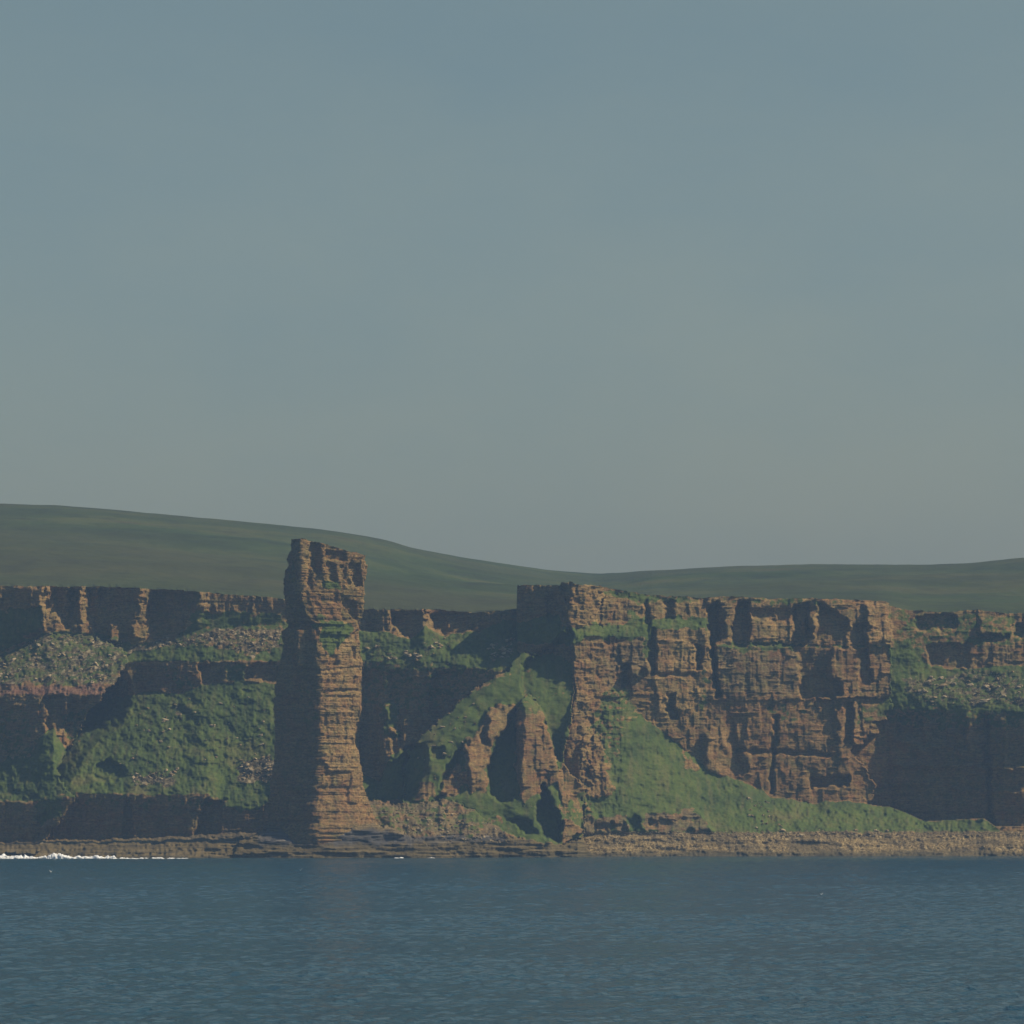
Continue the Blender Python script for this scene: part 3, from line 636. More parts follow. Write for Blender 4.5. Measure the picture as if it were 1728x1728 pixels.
def cliff_material():
    s = NT("layered_sandstone_and_turf")
    at = s.n('ShaderNodeAttribute', attribute_name='cover'); sp = s.n('ShaderNodeSeparateColor'); s.l(at.outputs['Color'], sp.inputs[0])
    at2 = s.n('ShaderNodeAttribute', attribute_name='tone'); sq = s.n('ShaderNodeSeparateColor'); s.l(at2.outputs['Color'], sq.inputs[0])
    g_, sc_, sh_, be_ = sp.outputs[0], sp.outputs[1], sp.outputs[2], at.outputs['Alpha']
    red, tan, gry, wet = sq.outputs[0], sq.outputs[1], sq.outputs[2], at2.outputs['Alpha']
    strat = s.noise(1.0, 6, .7, sc=(.03, .03, .40))
    patch = s.noise(.07, 5, .6)
    fine = s.noise(.6, 6, .75, sc=(1, 1, 1.9))
    vert = s.noise(1.0, 5, .7, sc=(.22, .22, .035))
    rock = s.ramp(strat, [(.30, (.15, .070, .036)), (.44, (.22, .120, .055)), (.55, (.27, .170, .072)), (.68, (.17, .085, .042))])
    rock = s.mix(s.ramp(patch, [(.40, 0.0), (.62, .8)]), rock, (.27, .195, .085))
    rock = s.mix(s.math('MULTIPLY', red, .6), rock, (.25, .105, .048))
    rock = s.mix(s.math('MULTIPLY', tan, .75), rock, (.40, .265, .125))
    rock = s.mix(s.math('MULTIPLY', gry, .75), rock, (.135, .118, .085))
    rock = s.mix(s.ramp(vert, [(.50, 0.0), (.70, .45)]), rock, (.105, .082, .062))
    hue = s.noise(.11, 6, .7, vec=s.math and s.coord(), sc=(1, 1, 1.6))
    rock = s.mix(s.ramp(hue, [(.42, .55), (.50, 0.0)]), rock, (.235, .105, .046))
    hu2 = s.noise(.19, 6, .72, sc=(1, 1, 2.2))
    rock = s.mix(s.ramp(hu2, [(.54, 0.0), (.66, .7)]), rock, (.37, .255, .105))
    bed = s.noise(1.0, 6, .75, sc=(.10, .10, 1.5))
    rock = s.mix(s.ramp(bed, [(.36, .6), (.46, 0.0)]), rock, (.075, .055, .034))
    rock = s.mix(s.ramp(bed, [(.56, 0.0), (.68, .5)]), rock, (.40, .30, .16))
    lich = s.noise(.16, 7, .75)
    rock = s.mix(s.ramp(lich, [(.48, 0.0), (.64, .7)]), rock, (.105, .110, .042))
    rock = s.mix(s.ramp(fine, [(.38, .65), (.52, 0.0)]), rock, (.065, .046, .030))
    rock = s.mix(s.ramp(fine, [(.58, 0.0), (.74, .55)]), rock, (.40, .31, .16))
    rock = s.mix(1.0, rock, (1.0, .99, .82), 'MULTIPLY')
    # turf
    gn = s.noise(.045, 7, .68); gf = s.noise(.55, 5, .7)
    grass = s.ramp(gn, [(.30, (.034, .052, .015)), (.42, (.052, .080, .017)), (.55, (.076, .108, .019)), (.68, (.118, .114, .034))])
    gs = s.noise(1.0, 5, .65, sc=(.30, .05, .07))
    grass = s.mix(s.ramp(gs, [(.50, 0.0), (.68, .55)]), grass, (.13, .115, .045))
    grass = s.mix(s.ramp(gf, [(.35, .45), (.50, 0.0)]), grass, (.018, .030, .012))
    grass = s.mix(s.ramp(gf, [(.56, 0.0), (.76, .5)]), grass, (.15, .13, .06))
    thr = s.math('ADD', g_, s.math('MULTIPLY', s.math('SUBTRACT', s.noise(.35, 5, .65), .5), 1.3))
    col = s.mix(s.ramp(thr, [(.42, 0.0), (.58, 1.0)]), rock, grass)
    # scree: loose stones
    vo = s.n('ShaderNodeTexVoronoi'); vo.inputs['Scale'].default_value = .75; s.l(s.coord(), vo.inputs['Vector'])
    vc = s.n('ShaderNodeSeparateColor'); s.l(vo.outputs['Color'], vc.inputs[0])
    stone = s.ramp(vc.outputs[0], [(.1, (.055, .042, .026)), (.5, (.12, .09, .05)), (.8, (.19, .145, .08)), (1.0, (.34, .28, .17))])
    stone = s.mix(s.math('MULTIPLY', red, .85), stone, (.24, .10, .065))
    th2 = s.math('ADD', sc_, s.math('MULTIPLY', s.math('SUBTRACT', s.noise(.16, 6, .75), .5), 2.0))
    col = s.mix(s.ramp(th2, [(.45, 0.0), (.6, .9)]), col, stone)
    # shore platform: weedy, olive
    sn = s.noise(1.0, 6, .7, sc=(.05, .05, 1.1))
    shore = s.ramp(sn, [(.34, (.050, .040, .022)), (.5, (.12, .092, .038)), (.6, (.15, .112, .048)), (.72, (.28, .24, .16))])
    shore = s.mix(gry, shore, s.ramp(sn, [(.35, (.05, .05, .052)), (.60, (.095, .09, .088)), (.70, (.26, .24, .22))]))
    col = s.mix(sh_, col, shore)
    # beach
    vb = s.n('ShaderNodeTexVoronoi'); vb.inputs['Scale'].default_value = 1.9; s.l(s.coord(), vb.inputs['Vector'])
    vd = s.n('ShaderNodeSeparateColor'); s.l(vb.outputs['Color'], vd.inputs[0])
    beach = s.ramp(vd.outputs[0], [(.1, (.10, .070, .028)), (.45, (.22, .158, .066)), (.8, (.31, .225, .100)), (1.0, (.46, .37, .20))])
    bb = s.noise(.07, 6, .7, sc=(.5, 1, 2.5))
    beach = s.mix(s.ramp(bb, [(.42, .7), (.56, 0.0)]), beach, (.085, .068, .036))
    col = s.mix(be_, col, beach)
    col = s.mix(s.math('MULTIPLY', wet, .7), col, s.ramp(sn, [(.4, (.030, .030, .020)), (.6, (.085, .075, .038))]))
    s.l(col, s.b.inputs['Base Color'])
    s.b.inputs['Roughness'].default_value = .92
    s.b.inputs['Specular IOR Level'].default_value = .15
    bn = s.noise(.8, 6, .75, sc=(1, 1, 1.7))
    bp = s.n('ShaderNodeBump'); s.l(s.math('SUBTRACT', .85, s.math('MULTIPLY', g_, .55)), bp.inputs['Strength']); bp.inputs['Distance'].default_value = 1.0
    s.l(bn, bp.inputs['Height']); s.l(bp.outputs[0], s.b.inputs['Normal'])
    return s.m

def flat_mat(name, c, rough=.8, var=.4, scale=2.0, c2=None):
    s = NT(name)
    n = s.noise(scale, 4, .6)
    c2 = c2 or tuple(x * (1 - var) for x in c)
    s.l(s.ramp(n, [(.35, c2), (.65, c)]), s.b.inputs['Base Color'])
    s.b.inputs['Roughness'].default_value = rough
    s.b.inputs['Specular IOR Level'].default_value = .2
    return s.m

M_CLIFF = cliff_material()

def make_mesh(name, co, quads, mat, smooth=True, cover=None, tonea=None):
    me = bpy.data.meshes.new(name)
    me.vertices.add(len(co)); me.vertices.foreach_set('co', np.asarray(co, np.float32).ravel())
    q = np.asarray(quads, np.int32)
    me.loops.add(q.size); me.loops.foreach_set('vertex_index', q.ravel())
    me.polygons.add(len(q)); me.polygons.foreach_set('loop_start', np.arange(0, q.size, q.shape[1], dtype=np.int32))
    me.polygons.foreach_set('loop_total', np.full(len(q), q.shape[1], np.int32))
    me.polygons.foreach_set('use_smooth', np.full(len(q), smooth, bool))
    for nm, a in (('cover', cover), ('tone', tonea)):
        if a is not None:
            at = me.attributes.new(nm, 'FLOAT_COLOR', 'POINT')
            at.data.foreach_set('color', np.asarray(a, np.float32).ravel())
    me.materials.append(mat)
    me.update(); me.validate()
    return me

def tag(o, label=None, cat=None, group=None, kind=None):
    if label: o['label'] = label
    if cat: o['category'] = cat
    if group: o['group'] = group
    if kind: o['kind'] = kind
    return o

def link(name, me, **kw):
    o = bpy.data.objects.new(name, me); COL.objects.link(o)
    return tag(o, **kw)

# ------------------------------------------------------------------ build the coast objects
nr, nc = U.shape
idx = np.arange(nr * nc).reshape(nr, nc)
q = np.stack([idx[:-1, :-1], idx[:-1, 1:], idx[1:, 1:], idx[1:, :-1]], -1)
ok = (np.arange(nr - 1)[:, None] < np.maximum(top_j[:-1], top_j[1:])[None, :])
Yst = np.stack([Y[:-1, :-1], Y[:-1, 1:], Y[1:, 1:], Y[1:, :-1]], -1)
ost = np.stack([owner[:-1, :-1], owner[:-1, 1:], owner[1:, 1:], owner[1:, :-1]], -1)
fo = np.take_along_axis(ost, Yst.argmin(-1)[..., None], -1)[..., 0]
P = np.stack([Xc, Y, Zc], -1).reshape(-1, 3)
CV = fields.reshape(-1, 4); TN = tone.reshape(-1, 4)
NAMES = {0: ('sea_cliff', 'tiered dark red sandstone cliffs with grassy slopes behind the stack'),
         1: ('headland', 'tall sunlit sandstone headland with square tower above grass and beach'),
         2: ('cliff_block', 'left cliff block with red scree rim above mossy rock'),
         3: ('grassy_spur', 'green spur running down left from the headland tower'),
         4: ('rock_buttress', 'leaning red rock buttress beside the dark hollow'),
         5: ('rubble_slope', 'grey brown rubble toe right of the stack base'),
         6: ('rock_platform', 'low weedy rock platform under the stack')}
for k, (nm, lb) in NAMES.items():
    sel = ok & (fo == k)
    qs = q[sel]
    used = np.unique(qs)
    remap = np.full(nr * nc, -1); remap[used] = np.arange(len(used))
    me = make_mesh(nm, P[used], remap[qs], M_CLIFF, True, CV[used], TN[used])
    link(nm, me, label=lb, kind='structure')

def surf(u, v):
    """point of the coast under photo pixel (u, v)"""
    i = int(np.clip(np.searchsorted(US, u), 0, nc - 1)); j = int(np.clip(round((VS[0] - v) / STEP), 0, nr - 1))
    return Vector((Xc[j, i], Y[j, i], Zc[j, i]))

# ------------------------------------------------------------------ moor behind the cliff tops
SKYL = [(-1100, 880), (-600, 850), (-260, 846), (0, 850), (80, 852), (170, 858), (300, 870), (420, 881), (540, 893), (600, 902), (650, 911), (700, 925), (760, 937), (830, 948), (920, 961), (1005, 968.5),
        (1060, 965), (1150, 960), (1250, 955), (1370, 952), (1550, 953), (1640, 950), (1728, 941), (1990, 918), (2800, 900)]
nrow = 150
tt = np.linspace(0, 1, nrow) ** 1.5
Yt0 = Y[np.clip(top_j, 0, nr - 1), np.arange(nc)]
kern = np.hanning(83)[1:-1]; kern = kern / kern.sum()
vbig = np.convolve(np.pad(pl(BACKTOP, US), 40, mode='edge'), kern, 'valid')
Yback = np.where(hd[int(np.argmax(VS <= 1000))], pl([(860, 2140), (1500, 2172)], US), Yt0)
Ysm = np.convolve(np.pad(Yback, 40, mode='edge'), kern, 'valid')
Ysky = pl([(-260, 2900), (600, 2950), (1000, 3250), (1100, 3050), (1990, 2800)], US)
vsky = pl(SKYL, US) + .9 * fbm(US / 12, US * 0, 4, 92); vsky = np.convolve(np.pad(vsky, 12, mode='edge'), np.ones(25) / 25, 'valid') + .5 * fbm(US / 30, US * 0, 3, 95)
Zt0 = HC + (VH - vtop) * Yt0 / F
Zsk = HC + (VH - vsky) * Ysky / F
Tg = tt[:, None]
bl = np.clip(Tg / .035, 0, 1); bl = bl * bl * (3 - 2 * bl)
Ym = (Yt0[None] * (1 - bl) + Ysm[None] * bl) * (1 - Tg) + Ysky[None] * Tg
Vt = vtop[None] * (1 - Tg) + vsky[None] * Tg
Zs0 = HC + (VH - vbig) * Ysm / F
Zlin = (Zt0[None] * (1 - bl) + Zs0[None] * bl) * (1 - Tg) + Zsk[None] * Tg
Zm = Zlin + 4.5 * fbm((US[None] - UC) * Ym / F / 90, Ym / 110, 4, 96) * np.sin(np.pi * Tg) + .5 * fbm((US[None] - UC) * .29 / 7, Ym / 9, 3, 97) * np.clip(Tg * 30, 0, 1) * np.clip((1 - Tg) * 20, 0, 1)
# two more rows behind the skyline so that the hill has a far side
Ym = np.vstack([Ym, Ysky[None] + 120, Ysky[None] + 400]); Zm = np.vstack([Zm, Zsk[None] - 3, Zsk[None] - 60])
Um = np.vstack([np.repeat(US[None], nrow, 0), US[None], US[None]])
Xm = (Um - UC) * np.vstack([Ym[:nrow], Ysky[None], Ysky[None]]) / F
idm = np.arange(Ym.size).reshape(Ym.shape)
qm = np.stack([idm[:-1, :-1], idm[:-1, 1:], idm[1:, 1:], idm[1:, :-1]], -1).reshape(-1, 4)
def moor_material():
    s = NT("moor_heather_and_grass")
    a = s.noise(.012, 6, .65, sc=(.7, .8, 2.2)); b = s.noise(.06, 8, .8, sc=(.8, .3, 1.6)); c = s.noise(.0035, 3, .5, sc=(1, .8, 1))
    col = s.ramp(a, [(.3, (.026, .040, .016)), (.5, (.044, .064, .022)), (.62, (.070, .082, .028)), (.75, (.072, .052, .030))])
    col = s.mix(s.ramp(c, [(.4, 0.0), (.65, .65)]), col, (.056, .056, .028))
    col = s.mix(s.ramp(b, [(.36, .5), (.5, 0.0)]), col, (.030, .032, .020))
    s.l(col, s.b.inputs['Base Color']); s.b.inputs['Roughness'].default_value = .95; s.b.inputs['Specular IOR Level'].default_value = .1
    return s.m
M_MOOR = moor_material()
link('moorland_hill', make_mesh('moorland_hill', np.stack([Xm, Ym, Zm], -1).reshape(-1, 3), qm, M_MOOR), kind='structure',
     label='long smooth green brown moorland hill above the cliffs')
# far pale hill in the saddle
xs = np.linspace(-60, 220, 60); ys = np.linspace(0, 1, 14)
gx, gy = np.meshgrid(xs, ys)
prof = np.interp(gx + (UC - 0) * 0, [-60, 20, 60, 100, 150, 220], [283, 284, 281.5, 280, 276, 262])
gz = prof * np.sin(np.pi * np.clip(gy, 0, 1)) ** .5 - 6
idd = np.arange(gx.size).reshape(gx.shape)
qd = np.stack([idd[:-1, :-1], idd[:-1, 1:], idd[1:, 1:], idd[1:, :-1]], -1).reshape(-1, 4)
link('distant_hill', make_mesh('distant_hill', np.stack([gx, 4300 + gy * 600, gz], -1).reshape(-1, 3), qd, M_MOOR), kind='structure',
     label='faint far hill in the dip of the moor')

# ------------------------------------------------------------------ the sea stack
SL = [(905, 497), (912, 496), (930, 494), (944, 486), (975, 483), (1000, 483), (1052, 486), (1058, 483), (1066, 475), (1110, 473), (1140, 468), (1170, 464), (1250, 464), (1290, 461), (1320, 457),
      (1345, 456), (1380, 452), (1400, 446), (1425, 440)]
SR = [(905, 608), (930, 613), (936, 616), (965, 617), (985, 612), (1005, 612), (1030, 615), (1043, 612), (1054, 607), (1072, 606), (1100, 610), (1140, 611), (1180, 610), (1205, 609), (1216, 605), (1225, 599),
      (1258, 599), (1266, 605), (1300, 608), (1320, 611), (1340, 618), (1356, 625), (1385, 636), (1425, 650)]
SCR = [(905, 510), (950, 509), (990, 507), (1010, 505), (1040, 520), (1060, 528), (1080, 535), (1110, 541), (1170, 544), (1220, 541), (1260, 546), (1300, 549), (1304, 538), (1330, 538), (1380, 541), (1425, 541)]
STOP = [(480, 922), (494, 920), (495, 911.5), (518, 911.5), (520, 915), (545, 918), (560, 924), (580, 929), (600, 933), (612, 937), (620, 941)]
YS0 = 2004.0
KS = YS0 / F
vrow = np.arange(1428, 904, -1.0)
NA = 300
sL = pl(SL, vrow) + 1.0 * fbm(vrow / 6, vrow * 0, 3, 101); sR = pl(SR, vrow) + 1.2 * fbm(vrow / 7, vrow * 0, 3, 102); sC = pl(SCR, vrow) + 2.2 * fbm(vrow / 8, vrow * 0, 4, 103) + 6 * (h2(np.floor(vrow / 5 + vn(vrow / 9, vrow * 0, 104)), vrow * 0, 105) - .5)
zrow = HC + (VH - vrow) * KS
wid = (sR - sL) * KS
corner = np.stack([  # (x, y) of left, front, right, back
    np.stack([(sL - UC) * KS, YS0 + 2 + 0 * sL], -1),
    np.stack([(sC - UC) * KS, YS0 - wid * .40], -1),
    np.stack([(sR - UC) * KS, YS0 + 1 + 0 * sL], -1),
    np.stack([((sL + sR) / 2 + 6 - UC) * KS, YS0 + wid * .42], -1)], 1)
share = [0.36, 0.36, 0.15, 0.13]
ringp = []; ringn = []
for e in range(4):
    n_ = int(NA * share[e])
    t = np.linspace(0, 1, n_, endpoint=False)
    A = corner[:, e][:, None]; Bc = corner[:, (e + 1) % 4][:, None]
    p = A + (Bc - A) * t[None, :, None]
    d = Bc - A
    nrm = np.concatenate([d[..., 1:2] * 1.0, -d[..., 0:1]], -1)
    nrm = nrm / np.linalg.norm(nrm, axis=-1, keepdims=True)
    p = p + nrm * (0.035 * wid[:, None, None] * np.sin(np.pi * t)[None, :, None])   # faces bow out a little
    ringp.append(p); ringn.append(np.repeat(nrm, n_, 1))
Pp = np.concatenate(ringp, 1); Nn = np.concatenate(ringn, 1)
# normals: outward; corners worn round
kw = np.hanning(25)[1:-1]; kw /= kw.sum()
def ring_smooth(a):
    pad = np.concatenate([a[:, -11:], a, a[:, :11]], 1)
    return np.stack([np.apply_along_axis(lambda r_: np.convolve(r_, kw, 'valid'), 1, pad[..., i_]) for i_ in range(2)], -1)
Pp = ring_smooth(Pp)
mn = Pp[..., 0].min(1, keepdims=True); mx = Pp[..., 0].max(1, keepdims=True)
Pp[..., 0] = ((sL - UC) * KS)[:, None] + (Pp[..., 0] - mn) / (mx - mn) * ((sR - sL) * KS)[:, None]
for _ in range(3):
    Nn = (np.roll(Nn, 1, 1) + 2 * Nn + np.roll(Nn, -1, 1)); Nn = Nn / np.linalg.norm(Nn, axis=-1, keepdims=True)
PX = Pp[..., 0]; PY = Pp[..., 1]; PZ = zrow[:, None] + 0 * PX
uu = UC + PX / KS; vv_ = vrow[:, None] + 0 * PX
front = (Nn[..., 1] < 0.15)
al = np.cumsum(np.concatenate([np.zeros((len(vrow), 1)), np.hypot(np.diff(PX, axis=1), np.diff(PY, axis=1))], 1), 1)   # arc length along the face
d = bedding(al + 200, PZ) * (.38 + .5 * np.clip(.5 + 2.2 * fbm(al / 9, PZ / 12, 2, 122), 0, 1))
bandk = np.clip((vv_ - 1080) / 30, .0, 1)
d = d + 1.7 * blocks(al + 300, PZ, 5.5, 13, 111) * (1 - .2 * bandk) + .7 * blocks(al + 300, PZ, 2.6, 5, 112) + .45 * blocks(al + 300, PZ, 1.6, 1.5, 113)
d = d + 1.2 * fbm(al / 8, PZ / 14, 3, 114) + .4 * fbm(al / 1.6, PZ / 1.2, 3, 115)
def sp(poly, depth, fe=1.5):
    """push a patch of the visible faces in (+) or out (-)"""
    global d
    m_ = inside(poly, uu + 1.5 * fbm(uu / 6, vv_ / 6, 3, 116), vv_ + 1.5 * fbm(uu / 6, vv_ / 6, 3, 117)) & front
    m_ = m_.astype(float)
    if fe: m_ = blur(m_, 1)
    d = d - m_ * depth
sp([(527, 917), (540, 916), (541, 970), (532, 968), (526, 940)], 2.6)
sp([(520, 945), (528, 945), (527, 995), (519, 990)], 1.4)
sp([(551, 930), (584, 934), (585, 948), (570, 947), (552, 946)], 2.6)
sp([(553, 952), (566, 952), (568, 985), (556, 978)], 2.0)
sp([(575, 955), (586, 958), (584, 980), (576, 978)], 1.2)
sp([(590, 952), (606, 952), (610, 988), (602, 992), (592, 975)], 2.4)
sp([(582, 1010), (602, 1016), (606, 1045), (580, 1050)], 2.6)
sp([(538, 1012), (582, 1012), (582, 1020), (538, 1017)], 1.0)
sp([(541, 918), (550, 918), (549, 970), (541, 972)], -1.2)
sp([(508, 915), (526, 915), (522, 985), (505, 1010)], -1.0)
sp([(484, 1052), (530, 1052), (530, 1062), (484, 1060)], 1.6)
sp([(530, 1052), (600, 1048), (606, 1060), (590, 1074), (540, 1072)], -1.4, 2)
sp([(500, 1064), (507, 1064), (506, 1120), (500, 1120)], -.8)
sp([(510, 1064), (517, 1064), (516, 1126), (510, 1126)], -3.2)
sp([(558, 1110), (574, 1108), (572, 1124), (556, 1126)], 1.6)
sp([(546, 1132), (606, 1124), (606, 1128), (546, 1136)], .9)
sp([(545, 1168), (606, 1162), (606, 1166), (545, 1172)], .9)
sp([(596, 1090), (602, 1094), (604, 1115), (598, 1110)], 1.4)
sp([(576, 1278), (580, 1278), (580, 1296), (575, 1296)], 1.2)
sp([(562, 1300), (566, 1300), (566, 1330), (560, 1330)], .8)
sp([(545, 1286), (552, 1290), (562, 1310), (560, 1330), (548, 1302), (542, 1300)], 1.4)
sp([(540, 1328), (610, 1328), (610, 1332), (540, 1333)], .8)
sp([(452, 1384), (540, 1384), (540, 1390), (452, 1390)], 1.2)
PX = PX + Nn[..., 0] * d; PY = PY + Nn[..., 1] * d
# clamp to the sloping, broken summit
vt_ = pl(STOP, uu) + 2.2 * fbm(uu / 5, PY / 4, 3, 118) * (uu > 520) + 1.0 * fbm(uu / 4, PY / 3, 2, 119)
ztop = HC + (VH - vt_) * KS
PZ = np.minimum(PZ, ztop)
nrr, naa = PX.shape
ids = np.arange(nrr * naa).reshape(nrr, naa)
nx = np.roll(ids, -1, 1)
qs = np.stack([ids[:-1], nx[:-1], nx[1:], ids[1:]], -1).reshape(-1, 4)
co = np.stack([PX, PY, PZ], -1).reshape(-1, 3)
# summit: shrink rings to the middle
base = nrr * naa; last = ids[-1]; extra = []
cx, cy = PX[-1].mean(), PY[-1].mean()
for k, f_ in enumerate((.93, .82, .68, .5, .3, .12, .01)):
    ex = cx + (PX[-1] - cx) * f_; ey = cy + (PY[-1] - cy) * f_
    ue = UC + ex / KS
    ez = HC + (VH - (pl(STOP, ue) + 2.0 * fbm(ue / 5, ey / 4, 3, 118) * (ue > 520) + 1.0 * fbm(ue / 4, ey / 3, 2, 119))) * KS
    extra.append(np.stack([ex, ey, ez], -1))
    cur = base + k * naa + np.arange(naa)
    qs = np.vstack([qs, np.stack([last, np.roll(last, -1), np.roll(cur, -1), cur], -1)])
    last = cur
co = np.vstack([co] + extra)
# cover: turf on the shoulder and summit
cvS = np.zeros((nrr, naa, 4)); tnS = np.zeros((nrr, naa, 4))
def spaint(k, poly, val, arr):
    m_ = blur(inside(poly, uu + 4 * fbm(uu / 8, vv_ / 8, 3, 120), vv_ + 4 * fbm(uu / 8, vv_ / 8, 3, 121)).astype(float), 2)
    arr[..., k] = arr[..., k] * (1 - m_) + m_ * val
spaint(0, [(528, 1054), (560, 1048), (592, 1054), (596, 1066), (575, 1090), (560, 1112), (545, 1090), (530, 1072)], .85, cvS)
spaint(0, [(532, 1036), (555, 1036), (556, 1052), (532, 1052)], .55, cvS)
spaint(0, [(545, 980), (572, 982), (576, 998), (545, 996)], .7, cvS)
spaint(0, [(486, 945), (505, 945), (503, 985), (486, 985)], .5, cvS)
spaint(0, [(475, 1060), (545, 1060), (540, 1100), (475, 1100)], .3, cvS)
spaint(0, [(500, 1160), (545, 1165), (545, 1220), (510, 1220)], .4, cvS)
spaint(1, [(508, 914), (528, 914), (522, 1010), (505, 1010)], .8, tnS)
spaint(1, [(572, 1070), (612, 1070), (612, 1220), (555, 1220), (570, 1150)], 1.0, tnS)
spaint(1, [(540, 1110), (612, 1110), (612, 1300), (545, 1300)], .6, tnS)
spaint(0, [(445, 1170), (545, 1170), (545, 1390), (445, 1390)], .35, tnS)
spaint(0, [(538, 1300), (640, 1300), (640, 1390), (538, 1390)], .3, tnS)
spaint(1, [(538, 1300), (640, 1300), (640, 1390), (538, 1390)], .25, tnS)
spaint(0, [(530, 1016), (580, 1016), (582, 1050), (530, 1050)], .6, tnS)
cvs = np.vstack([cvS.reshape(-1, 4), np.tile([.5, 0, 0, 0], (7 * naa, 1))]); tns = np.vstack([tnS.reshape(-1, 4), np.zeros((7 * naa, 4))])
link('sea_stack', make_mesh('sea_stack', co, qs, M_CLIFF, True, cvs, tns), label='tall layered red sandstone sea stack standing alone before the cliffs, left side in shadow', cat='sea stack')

# ------------------------------------------------------------------ sea
def sea_material():
    s = NT("sea_water")
    s.b.inputs['Base Color'].default_value = (.013, .058, .088, 1)
    s.b.inputs['Roughness'].default_value = .11
    s.b.inputs['IOR'].default_value = 1.333
    a = s.noise(.8, 4, .65, sc=(.8, .5, 1)); b = s.noise(2.2, 4, .65, sc=(.8, .5, 1)); c = s.noise(.06, 3, .5, sc=(.6, 1, 1))
    h = s.math('ADD', s.math('MULTIPLY', a, 1.1), s.math('MULTIPLY', b, .3))
    h = s.math('ADD', h, s.math('MULTIPLY', c, 2.2))
    bp = s.n('ShaderNodeBump'); bp.inputs['Strength'].default_value = 1.0; bp.inputs['Distance'].default_value = 1.0
    s.l(h, bp.inputs['Height']); s.l(bp.outputs[0], s.b.inputs['Normal'])
    return s.m
M_SEA = sea_material()
yr = np.concatenate([[-400, 100, 250], np.arange(330, 2080, 1.4), [2200, 2600, 3400]])
cr = np.linspace(-1, 1, 285)
gx = np.outer(np.maximum(np.abs(yr), 300) * .15 + 42, cr)
gx[:, 0] = -2500; gx[:, -1] = 2500
gy = np.repeat(yr[:, None], len(cr), 1) + 0 * gx
att = np.clip((2075 - gy) / 80, 0, 1) * (gy > 320)
gz = (.3 * fbm(gx / 14, gy / 11, 2, 130) + .36 * (1 + .9 * vn(gx / 50, gy / 90, 133)) * fbm(gx / 1.15, gy / 3.0, 2, 131)) * att * np.clip((1 - np.abs(cr[None, :])) * 14, 0, 1)
idw = np.arange(gx.size).reshape(gx.shape)
qw = np.stack([idw[:-1, :-1], idw[:-1, 1:], idw[1:, 1:], idw[1:, :-1]], -1).reshape(-1, 4)
link('sea', make_mesh('sea', np.stack([gx, gy, gz], -1).reshape(-1, 3), qw, M_SEA), kind='structure', label='calm blue grey sea with small ripples')

# ------------------------------------------------------------------ surf at the foot of the rocks
M_FOAM = flat_mat("white_foam", (.82, .84, .84), .7, .12, 1.5)
def surf_strip(u0, u1, vb, hfun, label, seed, depth=3.0):
    us = np.arange(u0, u1, .9)
    na = 12
    pts = []
    for j in range(na):
        a = j / (na - 1) * math.pi
        hh = np.maximum(.12, np.array([hfun(x) for x in us]) * KS * (1 + .6 * fbm(us / 6, us * 0 + j * .3, 4, seed)))
        end = np.clip(np.minimum(us - u0, u1 - us) / 8, 0.02, 1)
        hh = hh * end * np.clip(.75 + 1.6 * fbm(us / 9, us * 0, 3, seed + 5) + np.clip((230 - us) / 120, 0, 1), 0.05, 1.15)
        Yw_ = 20.0 * F / (vb - VH) + 1.5 * fbm(us / 25, us * 0, 3, seed + 1)
        y = Yw_ - math.cos(a) * depth * end * .5 * (1 + .4 * fbm(us / 5, us * 0 + j, 3, seed + 2))
        z = -.15 + hh * math.sin(a) ** .8 * (1 + .35 * fbm(us / 2.0, us * 0 + j * 1.7, 3, seed + 3))
        pts.append(np.stack([(us - UC) * y / F, y, z], -1))
    P_ = np.stack(pts, 0); i_ = np.arange(P_.shape[0] * P_.shape[1]).reshape(P_.shape[:2])
    qq = np.stack([i_[:-1, :-1], i_[:-1, 1:], i_[1:, 1:], i_[1:, :-1]], -1).reshape(-1, 4)
    link('breaking_surf', make_mesh('breaking_surf', P_.reshape(-1, 3), qq, M_FOAM), label=label, cat='surf', group='white surf along the rocks')
surf_strip(-30, 345, 1449, lambda x: float(np.interp(x, [-30, 8, 16, 40, 65, 80, 95, 105, 120, 150, 160, 230, 345], [3.6, 5.5, 3, 5, 2.2, 5.5, 9, 6.5, 3.6, 4.4, 4.6, 2.4, .9])),
           'long white line of surf breaking on the rocks at far left', 140, 5)
surf_strip(502, 512, 1448, lambda x: 2.4, 'tiny white splash against the rocks in front of the stack', 150)
surf_strip(545, 580, 1447, lambda x: 1.2, 'thin white foam line just right of the stack foot', 155)
surf_strip(658, 684, 1448, lambda x: 2.0, 'short white foam streak below the rubble slope, nearest the stack', 160)
surf_strip(712, 738, 1448, lambda x: 1.4, 'faint short foam streak, middle of the three below the rubble slope', 165)
surf_strip(746, 772, 1446.5, lambda x: 2.0, 'short white foam streak, farthest right of those below the rubble slope', 170)

